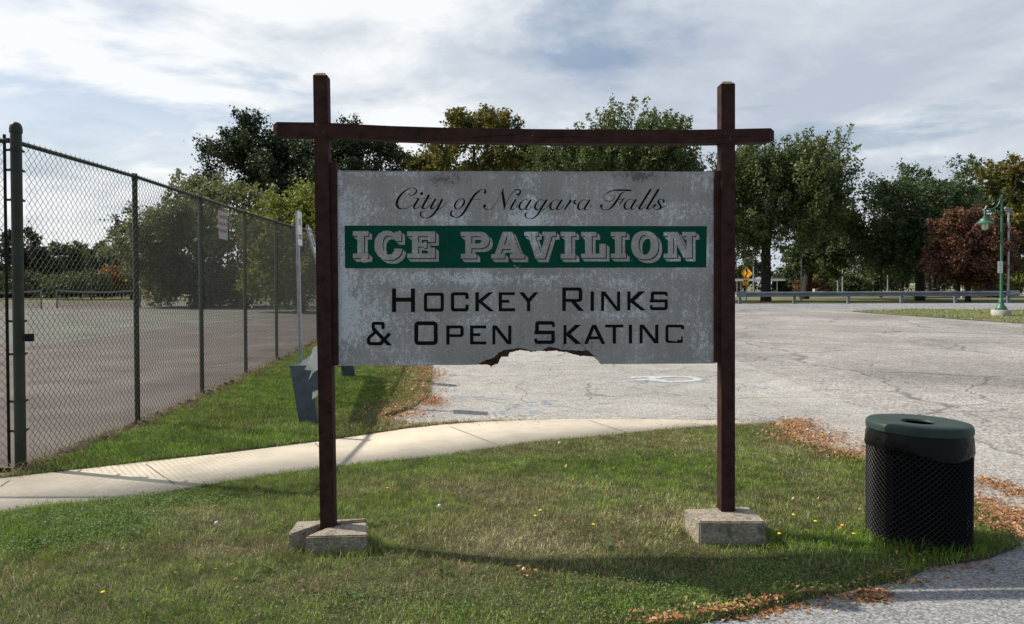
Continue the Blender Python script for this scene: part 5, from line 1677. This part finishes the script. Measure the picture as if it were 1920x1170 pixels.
tree('sumac_tree', 566, 36, [(560, 412, 48, 40), (600, 440, 52, 52), (532, 455, 44, 55), (560, 500, 60, 50)], 'yellow', 'bright yellow-green tree between the two parking sign posts and the oak', 260, 95, .10, 18, .16, up=.2, shoot=.7, spread=.32, droop=.4)
tree('honey_locust_tree', 890, 72, [(872, 248, 34, 32), (935, 256, 40, 26), (830, 296, 50, 36), (900, 310, 100, 56), (985, 300, 44, 36), (800, 330, 44, 34), (895, 270, 50, 36)], 'autumn', 'tree with yellowing leaves above the middle of the panel', 330, 90, .18, 19, .4, up=.6, shoot=1.3, spread=.5)
tree('maple_tree', 1180, 58, [(1200, 296, 78, 40), (1115, 318, 66, 30), (1252, 316, 50, 38), (1050, 326, 40, 30), (1180, 352, 118, 48), (1165, 268, 22, 20)], 'maple', 'green maple with upright shoots above the right half of the panel', 600, 105, .122, 20, .42, up=1.3, shoot=2.1, spread=.36)
# smaller trees and shrubs farther off
far = [('conifer', 40, 92, [(40, 468, 26, 36), (15, 500, 40, 36)], 'dark', 'dark tree at the far left edge beyond the court', 20),
       ('far_tree', 95, 95, [(95, 490, 40, 30), (70, 505, 40, 30)], 'far', 'low green tree left of the gap in the far tree row', 21),
       ('far_tree', 150, 98, [(135, 488, 34, 30), (165, 500, 34, 30)], 'far', 'low green tree in the middle of the far row beyond the tennis nets', 22),
       ('far_tree', 210, 96, [(195, 490, 36, 30), (225, 500, 30, 34)], 'far', 'low green tree at the right end of the far row', 23),
       ('far_tree', 246, 70, [(246, 440, 30, 40), (232, 465, 30, 32), (262, 480, 30, 44)], 'dark', 'dark feathery tree behind the second fence post', 24),
       ('far_tree', 1558, 88, [(1560, 505, 32, 28), (1545, 525, 36, 18)], 'yellow', 'small yellow-green tree left of the two pale poles', 25),
       ('far_tree', 1640, 92, [(1640, 520, 36, 18), (1660, 505, 24, 24)], 'far', 'small olive tree behind the short pale pole', 26),
       ('far_tree', 1890, 86, [(1885, 525, 44, 18), (1905, 512, 26, 24)], 'yellow', 'yellow-green bush behind the foot of the street lamp pole', 27),
       ('far_tree', 1492, 94, [(1492, 508, 28, 34), (1475, 530, 34, 18)], 'dark', 'dark spruce-like tree behind the flat roofed shelter', 28),
       ('far_tree', 1396, 104, [(1390, 500, 34, 34), (1420, 515, 30, 26)], 'far', 'dull green tree behind the shelter and the warning sign', 29),
       ('far_tree', 1760, 100, [(1760, 520, 50, 18), (1800, 515, 40, 22)], 'far', 'pale green thicket seen under the red-leaved tree', 30),
       ('far_tree', 1690, 105, [(1690, 510, 40, 26)], 'far', 'dull green tree seen left of the dark trunk', 31),
       ('shrub', 170, 74, [(120, 538, 34, 12), (170, 534, 40, 14)], 'far', 'green bush beyond the gap between the tennis nets', 32),
       ('shrub', 228, 76, [(225, 525, 22, 14), (210, 535, 26, 10)], 'orange', 'orange and yellow bush beyond the sagging tennis net', 33),
       ('shrub', 486, 66, [(480, 522, 50, 34), (440, 535, 40, 24)], 'rust', 'rusty brown thicket beyond the court right of the olive tree', 34),
       ('shrub', 60, 78, [(40, 535, 40, 20), (85, 540, 30, 14)], 'far', 'green bush behind the net at the far left', 35),
       ('shrub', 1850, 84, [(1850, 535, 30, 14)], 'yellow', 'small yellow bush left of the lamp pole under the trees', 36),
       ('shrub', 1605, 80, [(1600, 540, 26, 10), (1585, 536, 12, 14)], 'far', 'low green bush just right of the two pale poles', 37),
       ('shrub', 1520, 82, [(1518, 541, 16, 6)], 'rust', 'rusty bush beside the low concrete wall stub', 38)]
for nm_, px, Y, bl_, kd, lab, sd__ in far:
    tree(nm_, px, Y, bl_, kd, lab, 110, 60, .20 if Y > 80 else .15, sd__, .14 if nm_ != 'shrub' else .05, nlimb=4, cat='tree' if nm_ != 'shrub' else 'bush', up=.4, shoot=.8, spread=.4)
for px, Y, lab in ((1652, 70, 'slim bare trunk left of the short pale pole'), (1692, 72, 'forked slim tree left of the dark trunk'), (1742, 80, 'left of two dark trunks under the red-leaved tree'), (1752, 78, 'right of two dark trunks under the red-leaved tree'), (1796, 74, 'dark trunk just left of the red-leaved tree trunk')):
    tree('park_tree', px, Y, [(px, 488, 30, 26), (px + 14, 470, 28, 26)], 'mid', 'tree with ' + lab, 90, 60, .18, int(px), .22 if px > 1700 else .12, nlimb=5)
# far wood that closes the horizon
r_ = np.random.default_rng(99)
bl_ = []
for x in np.arange(-120, 150, 4.5):
    if -14 < x < 36: hgt = r_.uniform(3, 5)
    else: hgt = r_.uniform(3.5, 6)
    bl_.append((x, 135 + r_.uniform(-6, 6), .4 + hgt * .45, 4.2, 4, hgt * .6))
V, Fq_, _ = leaves(bl_, 1500, 45, .34, 98, up=.4, shoot=1.0, spread=.7)
V[:, 2] = np.maximum(V[:, 2], .3)
tag(fast_mesh('far_wood', V, [Fq_], LM['far']), kind='stuff')
